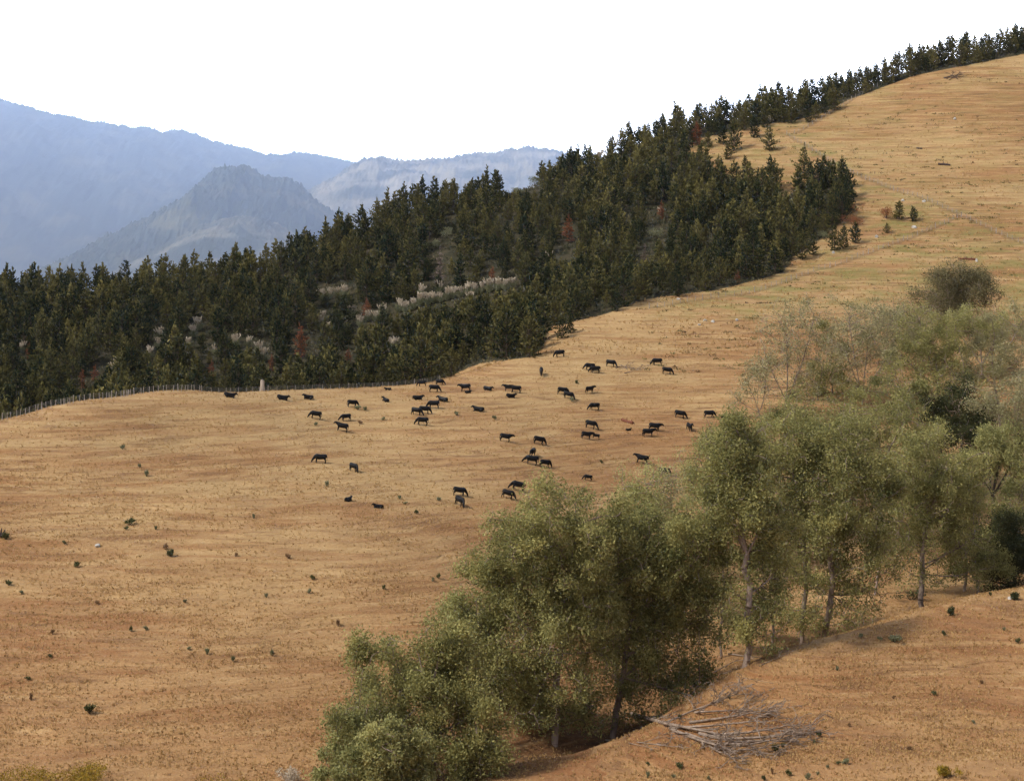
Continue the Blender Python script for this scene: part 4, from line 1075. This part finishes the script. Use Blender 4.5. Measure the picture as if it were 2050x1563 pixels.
# foot column, foot row, heading (0 right, 90 away, 180 left, 270 towards us), pose, size, label
HERD = [
 (459,795,5,'lie',1.0,"black cow lying by the crest fence left of the grey stump, leftmost of the herd"),
 (565,800,0,'lie',1.0,"black cow lying on the crest just right of the grey stump"),
 (617,799,185,'lie',0.9,"low black cow lying on the crest, second one right of the grey stump"),
 (631,838,180,'graze',1.0,"black cow grazing head left below the second cow lying right of the stump"),
 (705,815,10,'graze',0.95,"black cow standing head right behind a small weed just under the crest"),
 (692,842,205,'graze_low',0.9,"black cow grazing downhill to the left, above the one walking with level head"),
 (684,863,172,'level',1.05,"black cow walking left with its head held level, upper left of the herd"),
 (641,927,180,'graze',1.05,"black cow grazing left, alone low on the left side of the herd"),
 (708,944,-45,'graze_low',0.95,"black cow turned half towards us, alone right of the low left grazer"),
 (772,804,130,'lie',0.85,"black cow lying with head up left, on the crest left of a grazing cluster"),
 (777,781,180,'lie',0.6,"small black calf lying close under the crest fence"),
 (836,800,10,'lie',0.95,"black cow lying head right just left of the cow lying tilted downhill"),
 (845,773,180,'graze',0.8,"small black cow grazing at the crest fence left of a crest pair"),
 (869,785,0,'graze',1.0,"black cow grazing right at the crest, front one of a pair"),
 (881,771,0,'graze',0.8,"black cow half hidden behind the front one of the crest pair"),
 (887,804,150,'lie',1.05,"black cow lying with head up left and body tilted downhill, below the crest pair"),
 (868,818,180,'graze',1.05,"black cow grazing left, just above a tight overlapping pair"),
 (834,831,-20,'graze',1.0,"black cow at the left of a tight overlapping pair, lower one"),
 (850,828,-5,'graze',1.0,"black cow at the right of a tight overlapping pair, upper one"),
 (845,851,180,'graze',1.05,"black cow grazing left directly below the tight overlapping pair"),
 (958,823,165,'lie',1.05,"black cow lying stretched with head left, alone below the crest centre"),
 (932,783,178,'level',1.0,"black cow standing left with a calf at its feet near the crest centre"),
 (937,787,0,'lie',0.6,"black calf lying at the feet of the standing cow near the crest centre"),
 (976,781,-25,'lie',0.9,"black cow lying alone, head right, right of the cow with the calf"),
 (1032,786,175,'level',1.0,"black cow standing rear right behind another one, above a lying cow"),
 (1018,783,180,'level',0.9,"black cow standing head left in front of another one, above a lying cow"),
 (1022,796,15,'lie',0.9,"black cow lying head right directly below two overlapping standing cows"),
 (1011,884,0,'level',1.0,"black cow standing head right, alone in the middle of the pasture"),
 (1035,982,180,'graze',1.1,"black cow grazing left, upper of two beside the tall creek tree's crown"),
 (1016,998,-15,'graze',1.0,"black cow grazing right, lower of two beside the tall creek tree's crown"),
 (919,992,0,'graze',1.0,"black cow grazing right, upper of the lowest pair in the pasture"),
 (919,1013,-50,'graze_low',1.05,"black cow grazing steeply downhill towards us, lower of the lowest pair"),
 (697,1003,60,'lie',0.8,"black cow lying with raised turned head, lowest left of the herd"),
 (757,1017,185,'lie',0.75,"low black cow lying flat, lowest of the whole herd"),
 (1121,715,180,'graze',1.0,"black cow grazing left, nearest to the corner of the pine plantation"),
 (1083,750,270,'graze',0.95,"black cow facing straight at us, alone below the plantation corner"),
 (1180,741,180,'graze',1.0,"black cow grazing left, rear one of the uppermost overlapping pair"),
 (1191,746,180,'graze',1.0,"black cow grazing left, front one of the uppermost overlapping pair"),
 (1223,734,-20,'graze_low',1.0,"black cow grazing right next to the grey heap of sticks"),
 (1315,731,180,'graze',1.0,"black cow grazing left at the upper right edge of the herd"),
 (1335,749,-10,'graze',1.0,"black cow standing right, just below the upper right grazer"),
 (1126,790,0,'graze',1.0,"black cow heading right, upper left one of a diagonal pair"),
 (1138,798,-20,'graze_low',1.0,"black cow grazing right, lower right one of a diagonal pair"),
 (1180,787,35,'level',0.95,"stocky black cow standing foreshortened right of the diagonal pair"),
 (1189,821,195,'graze',1.0,"black cow facing left, alone between the diagonal pair and the red log"),
 (1182,858,-10,'graze_low',1.05,"black cow grazing right, left of the red log"),
 (1173,879,10,'level',0.95,"black cow standing nose to nose with a calf"),
 (1192,878,180,'level',0.65,"small black calf nose to nose with a standing cow"),
 (1258,862,10,'lie',0.5,"tiny black calf lying just below the red log"),
 (1361,837,-15,'graze',1.05,"black cow heading right with a deep body, right of the red log"),
 (1420,836,5,'graze',1.0,"black cow grazing right, second from the right end of the herd"),
 (1449,842,60,'graze_low',0.95,"black cow turned away beside the small sparse tree, rightmost of the herd"),
 (1380,862,290,'up',0.95,"black cow facing us with its head turned right, below the right end pair"),
 (1310,862,-5,'level',1.05,"black cow behind another, right and below the red log, rear one"),
 (1297,874,10,'level',1.05,"black cow in front of another, right and below the red log, front one"),
 (1078,889,5,'graze',1.0,"black cow standing right, alone above a cluster of three"),
 (1065,914,70,'graze',1.0,"black cow turned away, top of the cluster of three"),
 (1063,930,180,'graze_low',1.1,"black cow grazing left, biggest of the cluster of three"),
 (1090,935,20,'graze',0.95,"black cow at the right of the cluster of three"),
 (1176,962,180,'graze',0.7,"black calf grazing left, alone above the creek trees"),
 (1284,928,170,'level',1.1,"black cow half covered by thin poplar leaves at the pasture's lower edge"),
 (1427,930,175,'graze',1.0,"black cow glimpsed through the narrow airy poplar, uppermost there"),
 (1420,948,178,'graze',0.95,"black cow glimpsed through the narrow airy poplar, middle one there"),
 (1434,966,5,'graze',0.95,"black cow glimpsed through the narrow airy poplar, lowest one there"),
 (1329,951,0,'graze',0.95,"black cow glimpsed between the thin grey poplar and its neighbour"),
]
for i, (c_, r_, hd, ps, sc_, lab) in enumerate(HERD):
    p = hit(c_, r_, 240)
    o = link("cow", COWS[ps][i % 3], m_hide)
    s = sc_ * 0.96
    o.scale = (s * 0.95, s, s * 1.14)
    e = 0.6
    gx_ = float(gz(p[0] + e, p[1]) - gz(p[0] - e, p[1])) / (2 * e); gy_ = float(gz(p[0], p[1] + e) - gz(p[0], p[1] - e)) / (2 * e)
    a = R(hd); f = gx_ * math.cos(a) + gy_ * math.sin(a); l = -gx_ * math.sin(a) + gy_ * math.cos(a)
    k = 1.0 if ps == 'lie' else 0.85
    o.rotation_euler = (math.atan(l) * k, -math.atan(f) * k, a)
    o.location = (p[0], p[1], p[2] - 0.05)
    tag(o, lab, "calf" if sc_ < 0.72 else "cow", "black cattle grazing the hill pasture")

# ---------------------------------------------------------------- fences
m_wire = flat_mat("fence_wire", (0.16, 0.15, 0.14), (0.26, 0.25, 0.24), 5.0)
def fence(label, pts, n, h, rad, dmin, wires=4, seed=1, bigevery=8):
    r = np.random.default_rng(seed); P = [hit(c, v, dmin) for c, v in pts]
    cum = np.concatenate([[0], np.cumsum([np.linalg.norm(P[i + 1][:2] - P[i][:2]) for i in range(len(P) - 1)])])
    P = np.array(P); root = empty("wire_fence", tuple(P[0]))
    tops = []
    base_me = {}
    for i in range(n):
        s = cum[-1] * i / (n - 1) + (r.normal(0, 0.12) if 0 < i < n - 1 else 0)
        x, y = np.interp(s, cum, P[:, 0]), np.interp(s, cum, P[:, 1]); z = float(gz(x, y))
        big = i % bigevery == 0
        hh = h * (1.12 if big else r.uniform(0.88, 1.02)); ra = rad * (1.5 if big else 1.0)
        tilt = r.normal(0, 0.05, 2) * h
        A = np.array([[0, 0, -0.3], [tilt[0] * .5, tilt[1] * .5, hh * 0.5], [tilt[0], tilt[1], hh]]); 
        tv, tq = tubes(np.array([A[0], A[1], A[2]]), np.array([A[1], A[2], A[2] + np.array([0, 0, 0.03])]), [ra, ra * .96, ra * .92], [ra * .96, ra * .92, 0.01], 6)
        o = link("post", mk_mesh("post", tv, tq), m_post, root); o.location = (x - P[0][0], y - P[0][1], z - P[0][2])
        tops.append(np.array([x - P[0][0] + tilt[0] * .5, y - P[0][1] + tilt[1] * .5, z - P[0][2]]))
    tops = np.array(tops); A, B = [], []
    for w in range(wires):
        zz = h * (0.22 + 0.68 * w / max(wires - 1, 1))
        A.append(tops[:-1] + [0, 0, zz]); B.append(tops[1:] + [0, 0, zz])
    A = np.concatenate(A); B = np.concatenate(B)
    tv, tq = tubes(A, B, np.full(len(A), 0.012), np.full(len(A), 0.012), 4)
    link("wire", mk_mesh("wire", tv, tq), m_wire, root)
    return tag(root, label, "fence")
def crest_pts(c0, c1, m, off=1.5):
    out = []
    for c in np.linspace(c0, c1, m):
        Y = np.arange(270, 395, 0.5); xq = (c - CX) / FPX * Y; vq = HZ - FPX * gz(xq, Y) / Y; vq = np.where(Y < fence_y(xq) + 10, vq, 9e9)
        out.append((c, float(vq.min()) + off))
    return out
fence("close-set batten fence of grey posts along the crest in front of the dark pines", crest_pts(4, 400, 24), 52, 1.15, 0.055, 250, 5, 3, 9)
fence("sparser wire fence running on along the crest past the grey stump", crest_pts(404, 880, 24), 34, 1.0, 0.038, 250, 5, 4, 9)
fence("wire fence below the pine edge, rising from the pasture to the hill corner", [(1300,618),(1400,602),(1500,588),(1600,555),(1740,508),(1840,470),(1925,434)], 56, 1.15, 0.06, 340, 4, 5, 7)
fence("wire fence slanting down the bare hill from the grassy gap to the picture edge", [(1575,270),(1640,310),(1690,337),(1800,385),(1900,422),(1950,445),(2060,492)], 56, 1.15, 0.06, 400, 4, 6, 7)
fence("wire fence along the bare ridge under the file of small pines", [(1590,268),(1650,236),(1700,205),(1765,170),(1850,138),(1950,116),(2060,100)], 46, 1.15, 0.06, 440, 4, 7, 7)
p = hit(525, 783, 320)
tv, tq = tubes([[0, 0, -0.3], [0.02, 0, 0.9], [0.03, 0.02, 1.75], [0.03, 0.02, 1.95], [0.25, 0, 0.1], [-0.25, 0.05, 0.1]], [[0.02, 0, 0.9], [0.03, 0.02, 1.75], [0.03, 0.02, 1.95], [0.05, 0.0, 2.0], [0.55, 0, -0.2], [-0.6, 0.1, -0.2]], [0.50, 0.40, 0.38, 0.33, .2, .2], [0.40, 0.38, 0.33, 0.05, .08, .08], 9)
so_ = link("tree_stump", mk_mesh("tree_stump", tv, tq), flat_mat("weathered_stump_wood", (0.22, 0.17, 0.13), (0.48, 0.40, 0.33), 1.6, stretch=(2, 2, 0.4))); so_.location = tuple(p)
tag(so_, "grey weathered tree stump standing upright at the crest fence", "stump")

# ---------------------------------------------------------------- shrubs, weeds, stones, grass
def bush_geo(w, h, n, seed, leaf_l=0.22, leaf_w=0.13, lobes=5, spiky=0.0):
    """a small many-leaved bush: stems plus leaves, foot at the origin"""
    r = np.random.default_rng(seed)
    L = [(np.array([r.normal(0, 0.28) * w, r.normal(0, 0.28) * w, h * r.uniform(0.35, 0.75)]), np.array([w * r.uniform(0.2, 0.34), w * r.uniform(0.2, 0.34), h * r.uniform(0.22, 0.36)])) for _ in range(lobes)]
    L.append((np.array([0, 0, h * 0.35]), np.array([w * 0.4, w * 0.4, h * 0.35])))
    P = crown_points(L, n, r, 0.7); P[:, 2] = np.abs(P[:, 2])
    D = r.normal(0, 0.8, (n, 3)); D[:, 2] += 0.5 + spiky * 2
    cv, cq, ct = blades(P, D, r.uniform(0.6, 1.4, n) * leaf_l * (1 + spiky), r.uniform(0.6, 1.4, n) * leaf_w, r)
    tone = np.clip(r.normal(0.5, 0.25, n), 0, 1)
    A = np.zeros((7, 3)); A[:, 2] = -0.1; B = np.stack([c[0] for c in L] + [L[0][0] * 0.8])[:7]; A = A[:len(B)]
    tv, tq = tubes(A, B, np.full(len(B), 0.025 + 0.02 * h), np.full(len(B), 0.008), 4)
    return (tv, tq), (cv, cq, ct, np.concatenate([tone, tone]))

def add_bush(name, label, cat, c_, r_, wpx, hpx, leaf, seed, n=500, ll=0.22, lw=0.13, group=None, dmin=150, spiky=0.0, lobes=5):
    p = hit(c_, r_, dmin); k = p[1] / FPX
    S, C_ = bush_geo(wpx * k, hpx * k, n, seed, ll, lw, lobes, spiky)
    e = empty(name, tuple(p)); link("stems", mk_mesh("stems", *S), m_bark, e)
    link("foliage", mk_mesh("foliage", C_[0], C_[1], C_[2], C_[3]), m_leaf[leaf], e)
    return tag(e, label, cat, group)

B_ = add_bush
B_("bracken_bush", "low red brown bracken patch at the right foot of the plantation edge", "bush", 1716, 452, 40, 24, 'brown', 1, 900)
B_("bracken_bush", "red brown bracken bush touching the round dark pine on the dry slope", "bush", 1775, 438, 34, 28, 'brown', 2, 900)
B_("bracken_bush", "faded red brown bracken bush just above the low red patch", "bush", 1708, 425, 24, 16, 'brown', 3, 500)
B_("scrub_bush", "pale green scrub mound in the upper clearing among the pines", "bush", 1072, 374, 34, 22, 'sage', 4, 900, dmin=400)
B_("scrub_bush", "light green scrub mound left of the upper clearing among the pines", "bush", 1040, 388, 30, 14, 'sage', 5, 700, dmin=400)
B_("scrub_bush", "grey green scrub in the big middle clearing of the plantation, upper one", "bush", 893, 478, 30, 26, 'sage', 6, 900, dmin=400)
B_("scrub_bush", "grey green scrub in the big middle clearing of the plantation, lower one", "bush", 872, 500, 30, 22, 'sage', 7, 900, dmin=400)
B_("scrub_bush", "grey green scrub beside the reddish dead pine in the upper plantation", "bush", 1316, 478, 28, 22, 'sage', 8, 700, dmin=400)
B_("scrub_bush", "pale scrub beside the close trio of pines below the plantation edge", "bush", 1650, 478, 26, 16, 'sage', 9, 700)
B_("scrub_bush", "pale straw coloured scrub among the ridge trees left of the grassy gap's lone pine", "bush", 1560, 232, 30, 16, 'sage', 10, 700, dmin=400)
B_("scrub_bush", "pale round scrub under the ridge trees beside the low pine", "bush", 1540, 246, 26, 14, 'straw', 12, 500, dmin=400)
B_("gorse_bush", "yellow flowering gorse filling the bottom left corner", "bush", 60, 1578, 150, 34, 'gorse', 13, 2600, 0.16, 0.10, lobes=9)
B_("gorse_bush", "yellow flowering gorse on the bottom edge, right half of the corner clump", "bush", 160, 1580, 110, 46, 'gorse', 14, 2200, 0.16, 0.10, lobes=9)
B_("gorse_bush", "thin strip of yellow gorse on the bottom edge left of a pale shrub", "bush", 470, 1582, 120, 22, 'gorse', 15, 900, 0.16, 0.10, lobes=7)
B_("pale_shrub", "pale grey green feathery shrub on the bottom edge left of the bright bush", "shrub", 583, 1572, 44, 36, 'straw', 16, 700, 0.22, 0.08, spiky=0.4)
B_("low_shrub", "grey green low shrub on the knoll under the thick straight trunk", "shrub", 1790, 1284, 26, 14, 'sage', 17, 400)
B_("low_shrub", "green low shrub on the knoll below the widest creek tree", "shrub", 1904, 1232, 16, 18, 'dark', 18, 350)
B_("low_shrub", "dark square shrub beside a stone at the right edge of the knoll", "shrub", 2031, 1202, 20, 18, 'dark', 19, 350)
B_("low_shrub", "yellowish rushy shrub at the bottom right corner of the knoll", "shrub", 1892, 1556, 36, 24, 'gorse', 20, 500, 0.25, 0.08, spiky=0.5)
B_("low_shrub", "dark leafy sprout at the foot of the widest creek tree", "shrub", 1828, 1200, 44, 24, 'dark', 37, 500, dmin=245)

WEEDS = [(260,1050,18,14,'dark'),(340,1114,18,14,'dark'),(152,1137,12,12,'dark'),(18,1173,12,12,'dark'),(12,1080,16,14,'dark'),(178,1428,22,18,'dark'),(100,1317,9,8,'dark'),
 (262,1264,8,11,'dark'),(293,1262,9,9,'sage'),(105,1270,7,12,'brown'),(533,1196,8,9,'sage'),(618,1189,8,10,'sage'),(626,1161,9,11,'dark'),(508,1038,7,10,'sage'),(280,936,7,8,'sage'),(245,899,9,10,'sage'),
 (293,954,9,13,'sage'),(415,1311,9,13,'sage'),(467,1325,7,14,'sage'),(545,1313,9,13,'sage'),(377,1302,8,7,'sage'),(56,1361,11,8,'dark'),(62,1402,8,14,'brown'),(130,1090,9,8,'sage'),(253,1060,8,8,'dark'),
 (312,1061,7,8,'dark'),(472,1115,7,8,'brown'),(577,1119,10,11,'brown'),(677,1254,8,14,'brown'),(370,1207,8,7,'sage'),(194,1210,8,9,'brown'),(331,1100,11,11,'brown'),(44,1190,8,8,'sage'),(716,820,10,10,'sage'),
 (731,822,9,8,'sage'),(766,842,8,7,'sage'),(721,849,8,8,'brown'),(914,832,10,8,'sage'),(991,840,10,8,'sage'),(632,852,7,8,'sage'),(654,974,9,12,'sage'),(800,1000,7,8,'sage'),(879,1003,8,9,'sage'),(834,1029,10,8,'dark'),
 (810,1009,9,5,'sage'),(1145,805,7,11,'sage'),(1154,768,7,7,'dark'),(1205,928,7,7,'dark'),(878,1158,7,12,'dark'),(768,1180,8,9,'dark'),(866,1166,6,9,'sage'),
 (1640,1476,11,15,'dark'),(1553,1505,17,14,'dark'),(1567,1497,10,10,'dark'),(1360,1540,14,15,'dark'),(1630,1490,6,11,'sage'),(1298,1533,8,8,'dark'),(1678,1531,8,9,'dark'),(1657,1538,8,8,'sage'),(1690,1530,16,12,'sage'),
 (1579,1553,11,14,'dark'),(1546,1550,7,13,'brown'),(1530,1562,9,11,'dark'),(1617,1561,11,14,'sage'),(1637,1552,7,7,'sage'),(1297,1557,8,14,'sage'),(1349,1558,8,10,'sage'),(1419,1561,8,9,'sage'),
 (1788,1398,8,7,'brown'),(1870,1393,9,11,'dark'),(1676,1344,8,9,'sage'),(1891,1273,9,11,'dark'),(2038,1288,9,12,'dark'),(2010,1262,7,7,'sage'),(1722,1277,9,9,'sage'),(1762,1282,10,9,'sage'),(1983,1193,7,9,'dark'),
 (1460,1400,7,9,'sage'),(1360,1438,7,9,'dark'),(1700,1455,7,8,'brown'),(1950,1450,7,8,'sage'),(1820,1500,8,9,'brown'),(1965,1368,8,7,'brown')]
WGEO = {}
for lf in ('weed', 'sage', 'dry'):
    for k in range(3):
        S, C_ = bush_geo(1.0, 1.0, 130, 60 + k, 0.34, 0.13, 4, 0.5)
        WGEO[lf, k] = (mk_mesh("weed_stems", *S), mk_mesh("weed_leaves", *C_))
WL = {'weed': ("dark green tussock", "tussock"), 'sage': ("small green thistle", "weed"), 'dry': ("small dry brown weed", "weed")}
WZ = [(lambda c, v: c > 1250 and v > 1180, "on the bare near knoll", "weeds on the near knoll"),
      (lambda c, v: v < 1035 and c > 600, "standing among the cattle on the pasture", "weeds among the cattle"),
      (lambda c, v: v < 1000, "on the smooth crest left of the cattle", "weeds on the left crest"),
      (lambda c, v: c > 600, "on the pasture left of the creek trees' heads", "weeds left of the creek trees"),
      (lambda c, v: True, "on the lower left pasture slope", "weeds on the lower left slope")]
for i, (c_, r_, w_, h_, lf) in enumerate(WEEDS):
    lf = {'dark': 'weed', 'brown': 'dry'}.get(lf, lf)
    p = hit(c_, r_); k = p[1] / FPX
    o = WGEO[lf, i % 3]
    e = empty("pasture_weed", tuple(p), i * 1.3); e.scale = (w_ * k * 0.82, w_ * k * 0.82, h_ * k * 0.85)
    link("stems", o[0], m_bark, e); link("leaves", o[1], m_leaf[lf], e)
    z = next(q for q in WZ if q[0](c_, r_))
    tag(e, WL[lf][0] + " " + z[1], WL[lf][1], WL[lf][0] + " group, " + z[2])

# pale feathery plumes among the pines
PL = [(316,690),(321,676),(386,668),(378,690),(397,655),(300,712),(432,706),(469,690),(527,716),(518,700),(497,688),(645,596),(660,592),(676,588),(690,590),(646,640),(655,660),(640,652),(722,650),(735,637),(752,636),(765,628),(788,694),(780,690),(800,618),(812,620),(828,612),(842,606),(855,604),(868,600),(882,598),(895,594),(908,590),(922,588),(936,586),(950,584),(964,580),(980,578),(998,576),(1012,574),(1026,570),(845,588),(690,655),(219,742),(236,738),(148,604),(44,700),(705,630),(880,580),(942,600),(1322,428),(1200,312),(1100,520),(940,1),]
PGEO = []
for k in range(4):
    r = np.random.default_rng(500 + k); n = 240
    D = r.normal(0, 0.55, (n, 3)); D[:, 2] = 0.6 + np.abs(D[:, 2]) * 0.6
    P0 = r.normal(0, 0.14, (n, 3)); P0[:, 2] = r.random(n) * 0.3
    lv = blades(P0, D, r.uniform(0.6, 1.2, n), np.full(n, 0.045), r)
    m = 26; A = np.zeros((m, 3)); D2 = r.normal(0, 0.22, (m, 3)); D2[:, 2] = 1.0
    tip = D2 * r.uniform(1.0, 1.7, (m, 1))
    Pp, Dp = [], []
    for q in range(m):
        for j in range(9):
            Pp.append(tip[q] * (0.72 + 0.28 * j / 9)); Dp.append(D2[q] + r.normal(0, 0.28, 3))
    pb = blades(np.array(Pp), np.array(Dp), r.uniform(0.2, 0.34, len(Pp)), r.uniform(0.08, 0.14, len(Pp)), r)
    tn = np.clip(r.normal(0.5, 0.2, n), 0, 1); tn2 = np.clip(r.normal(0.55, 0.25, len(Pp)), 0, 1)
    PGEO.append((mk_mesh("plume_leaves", lv[0], lv[1], lv[2], np.concatenate([tn, tn])), mk_mesh("plumes", pb[0], pb[1], pb[2], np.concatenate([tn2, tn2]))))
for i, (c_, r_) in enumerate(PL):
    if r_ < 10: continue
    # stand the clump where its plumes clear the pines in front of it
    p = hit(c_, r_ + 8, 372)
    e = empty("plume_grass", tuple(p), i * 2.1); s = 1.25 + 0.5 * ((i * 37) % 10) / 10; e.scale = (s * 1.1, s * 1.1, s * 1.25)
    g_ = PGEO[i % 4]
    link("leaves", g_[0], m_leaf['sage'], e); link("plume", g_[1], m_leaf['straw'], e)
    if 790 <= c_ <= 1030 and r_ > 560: z = ("in the long pale row across the middle of the plantation", "plume grass in the long row")
    elif c_ > 1030: z = ("in a clearing of the upper plantation", "plume grass in the upper plantation")
    elif c_ < 560: z = ("between the pines on the left plantation slope", "plume grass on the left slope")
    else: z = ("left of the long pale row, above the crest fence", "plume grass above the crest fence")
    tag(e, "pale plumed grass clump " + z[0], "grass clump", z[1], "thing")

# stones
m_stone = flat_mat("pale_stone", (0.26, 0.24, 0.21), (0.54, 0.51, 0.46), 2.0, bump=0.6)
def stone(label, c_, r_, w, h, seed, dmin=150):
    import bmesh
    p = hit(c_, r_, dmin); k = p[1] / FPX
    bm = bmesh.new(); bmesh.ops.create_icosphere(bm, subdivisions=3, radius=1.0)
    r = np.random.default_rng(seed); a = r.normal(size=(9, 3)); a /= np.linalg.norm(a, axis=1, keepdims=True); lim = r.uniform(0.55, 0.95, 9)
    for v in bm.verts:
        q = np.array(v.co)
        for n_, l_ in zip(a, lim):
            d = q @ n_ - l_
            if d > 0: q = q - n_ * d
        v.co = q * np.array([w * k * 0.42, w * k * 0.35, h * k * 0.55])
    me = bpy.data.meshes.new("stone"); bm.to_mesh(me); bm.free()
    o = link("stone", me, m_stone); o.location = (p[0], p[1], p[2] + h * k * 0.12); o.rotation_euler = (0, 0, seed)
    return tag(o, label, "stone")
stone("long pale stone, left of three on the slope above the hillside grove", 1411, 643, 12, 6, 1)
stone("pale stone, middle of three on the slope above the hillside grove", 1427, 645, 10, 7, 2)
stone("small pale stone, right of three on the slope above the hillside grove", 1475, 642, 8, 7, 3)
stone("flat pale stone just below the three stones above the hillside grove", 1400, 651, 10, 4, 4)
stone("white stone alone high on the bare hill below the heap of brush", 1911, 240, 9, 7, 5)
stone("upright white stone at the right end of the red brown log", 1955, 524, 6, 10, 6)
stone("pale rock under the ridge pines, left of a gap in their row", 1833, 134, 9, 10, 7)
stone("grey rock among the ridge pines, right of the pale one", 1884, 119, 10, 7, 8)
stone("pale rock at the foot of the ridge pines, second from the picture edge", 1931, 112, 9, 8, 9)
stone("whitest rock at the foot of the ridge pines, near the picture edge", 1953, 107, 10, 10, 10)
stone("cream rock on the ridge fence line below the bushy pine row", 1758, 165, 10, 12, 11)
stone("pale stone on the dry slope right of the lopsided pine", 1830, 457, 14, 8, 12)
stone("pale stone at the foot of the close trio of pines", 1669, 507, 9, 7, 13)
stone("grey stone uphill of the lopsided pine by the hill fence", 1849, 404, 12, 7, 14)
stone("pale stone higher up beside the hill fence, above the round dark pine", 1807, 403, 11, 7, 15)
stone("blue grey stone below the tiny olive pine on the dry slope", 1755, 476, 10, 8, 16)
stone("grey rock half hidden in dry grass on the lower left pasture", 196, 1095, 17, 9, 17)
stone("pale block beside the dark square shrub on the knoll", 2022, 1200, 12, 9, 18)
stone("white stone under the edge of the plantation by the yellow verge", 1358, 600, 9, 6, 19)

# short dry grass, too many tufts to count
def in_view(u, v): return (u > -60) & (u < 2110) & (v < 1600)
rg = np.random.default_rng(99)
n0 = 230000
Yt = 1 / (1 / 640 + rg.random(n0) * (1 / 165 - 1 / 640)); Ut = rg.uniform(-40, 2090, n0); Xt = (Ut - CX) / FPX * Yt
Zt = gz(Xt, Yt); _, Vt = proj(Xt, Yt, Zt)
keep = in_view(Ut, Vt) & ~in_forest(Xt, Yt)
clump = fbm(Xt / 9, Yt / 4, 3, 31) + 0.5
keep &= rg.random(n0) < np.clip(clump * 1.5 - 0.25, 0.05, 1)
Xt, Yt, Zt = Xt[keep], Yt[keep], Zt[keep]; n1 = len(Xt)
base = np.repeat(np.stack([Xt, Yt, Zt - 0.03], 1), 3, 0) + rg.normal(0, 0.09, (n1 * 3, 3)) * np.array([1, 1, 0])
Dg = rg.normal(0, 0.5, (n1 * 3, 3)); Dg[:, 2] = 1.0
hL = np.repeat(rg.uniform(0.16, 0.42, n1) * (0.8 + 0.5 * (Yt > 380)), 3); 
gv, gq, gt = blades(base, Dg, hL, hL * 0.35, rg)
tn = np.clip(np.repeat(rg.normal(0.55, 0.27, n1), 3), 0, 1)
gm = leaf_mat("dry_grass_blades", (0.32, 0.19, 0.08), (0.50, 0.33, 0.135), 0.2, 0.0)
tag(link("dry_grass", mk_mesh("dry_grass", gv, gq, gt, np.concatenate([tn, tn])), gm), "short dry straw coloured grass tufts over the whole pasture", "grass", kind="stuff")
# greener tufts and rushes on the upper slopes and verges
n0 = 5200
Uq = rg.uniform(1280, 2090, n0); Vq = rg.uniform(240, 720, n0)
Yq = rg.uniform(370, 600, n0); Xq = (Uq - CX) / FPX * Yq; Zq = gz(Xq, Yq); _, Vq = proj(Xq, Yq, Zq)
kp = ~in_forest(Xq, Yq) & (fbm(Xq / 14, Yq / 8, 3, 61) > 0.02) & (rg.random(n0) < 0.30)
Xq, Yq, Zq = Xq[kp], Yq[kp], Zq[kp]; m = len(Xq)
pb = np.repeat(np.stack([Xq, Yq, Zq], 1), 14, 0) + rg.normal(0, 1, (m * 14, 3)) * np.repeat(rg.uniform(0.15, 0.5, m), 14)[:, None] * np.array([1.5, 0.7, 0.0])
pb[:, 2] = gz(pb[:, 0], pb[:, 1])
Dq = rg.normal(0, 0.6, (m * 14, 3)); Dq[:, 2] = 0.8
qv, qq, qt = blades(pb, Dq, rg.uniform(0.2, 0.5, m * 14), 0.15, rg)
tq_ = np.clip(np.repeat(rg.normal(0.5, 0.3, m), 14), 0, 1)
tag(link("green_tufts", mk_mesh("green_tufts", qv, qq, qt, np.concatenate([tq_, tq_])), leaf_mat("mixed_green_tufts", (0.10, 0.058, 0.03), (0.16, 0.165, 0.05), 0.2, 0.0)), "scattered green and brown tufts over the upper hillside pasture", "grass", kind="stuff")
# low dark scrub on the plantation floor
n0 = 26000
Yq = rg.uniform(350, 640, n0); Uq = rg.uniform(-40, 2080, n0); Xq = (Uq - CX) / FPX * Yq; kp = in_forest(Xq, Yq) & (Yq < ridge_y(Xq) + 4)
Xq, Yq = Xq[kp], Yq[kp]; m = len(Xq)
pb = np.repeat(np.stack([Xq, Yq], 1), 8, 0) + rg.normal(0, 0.6, (m * 8, 2))
pb = np.column_stack([pb, gz(pb[:, 0], pb[:, 1]) + np.abs(rg.normal(0, 0.4, m * 8))])
Dq = rg.normal(0, 0.7, (m * 8, 3)); Dq[:, 2] += 0.6
qv, qq, qt = blades(pb, Dq, rg.uniform(0.4, 0.9, m * 8), rg.uniform(0.12, 0.3, m * 8), rg)
tq_ = np.clip(np.repeat(rg.normal(0.35, 0.3, m), 8), 0, 1)
tag(link("undergrowth", mk_mesh("undergrowth", qv, qq, qt, np.concatenate([tq_, tq_])), leaf_mat("plantation_scrub", (0.028, 0.036, 0.016), (0.16, 0.130, 0.068), 0.1, 0.0)), "dark tangled scrub on the plantation floor", "undergrowth", kind="stuff")
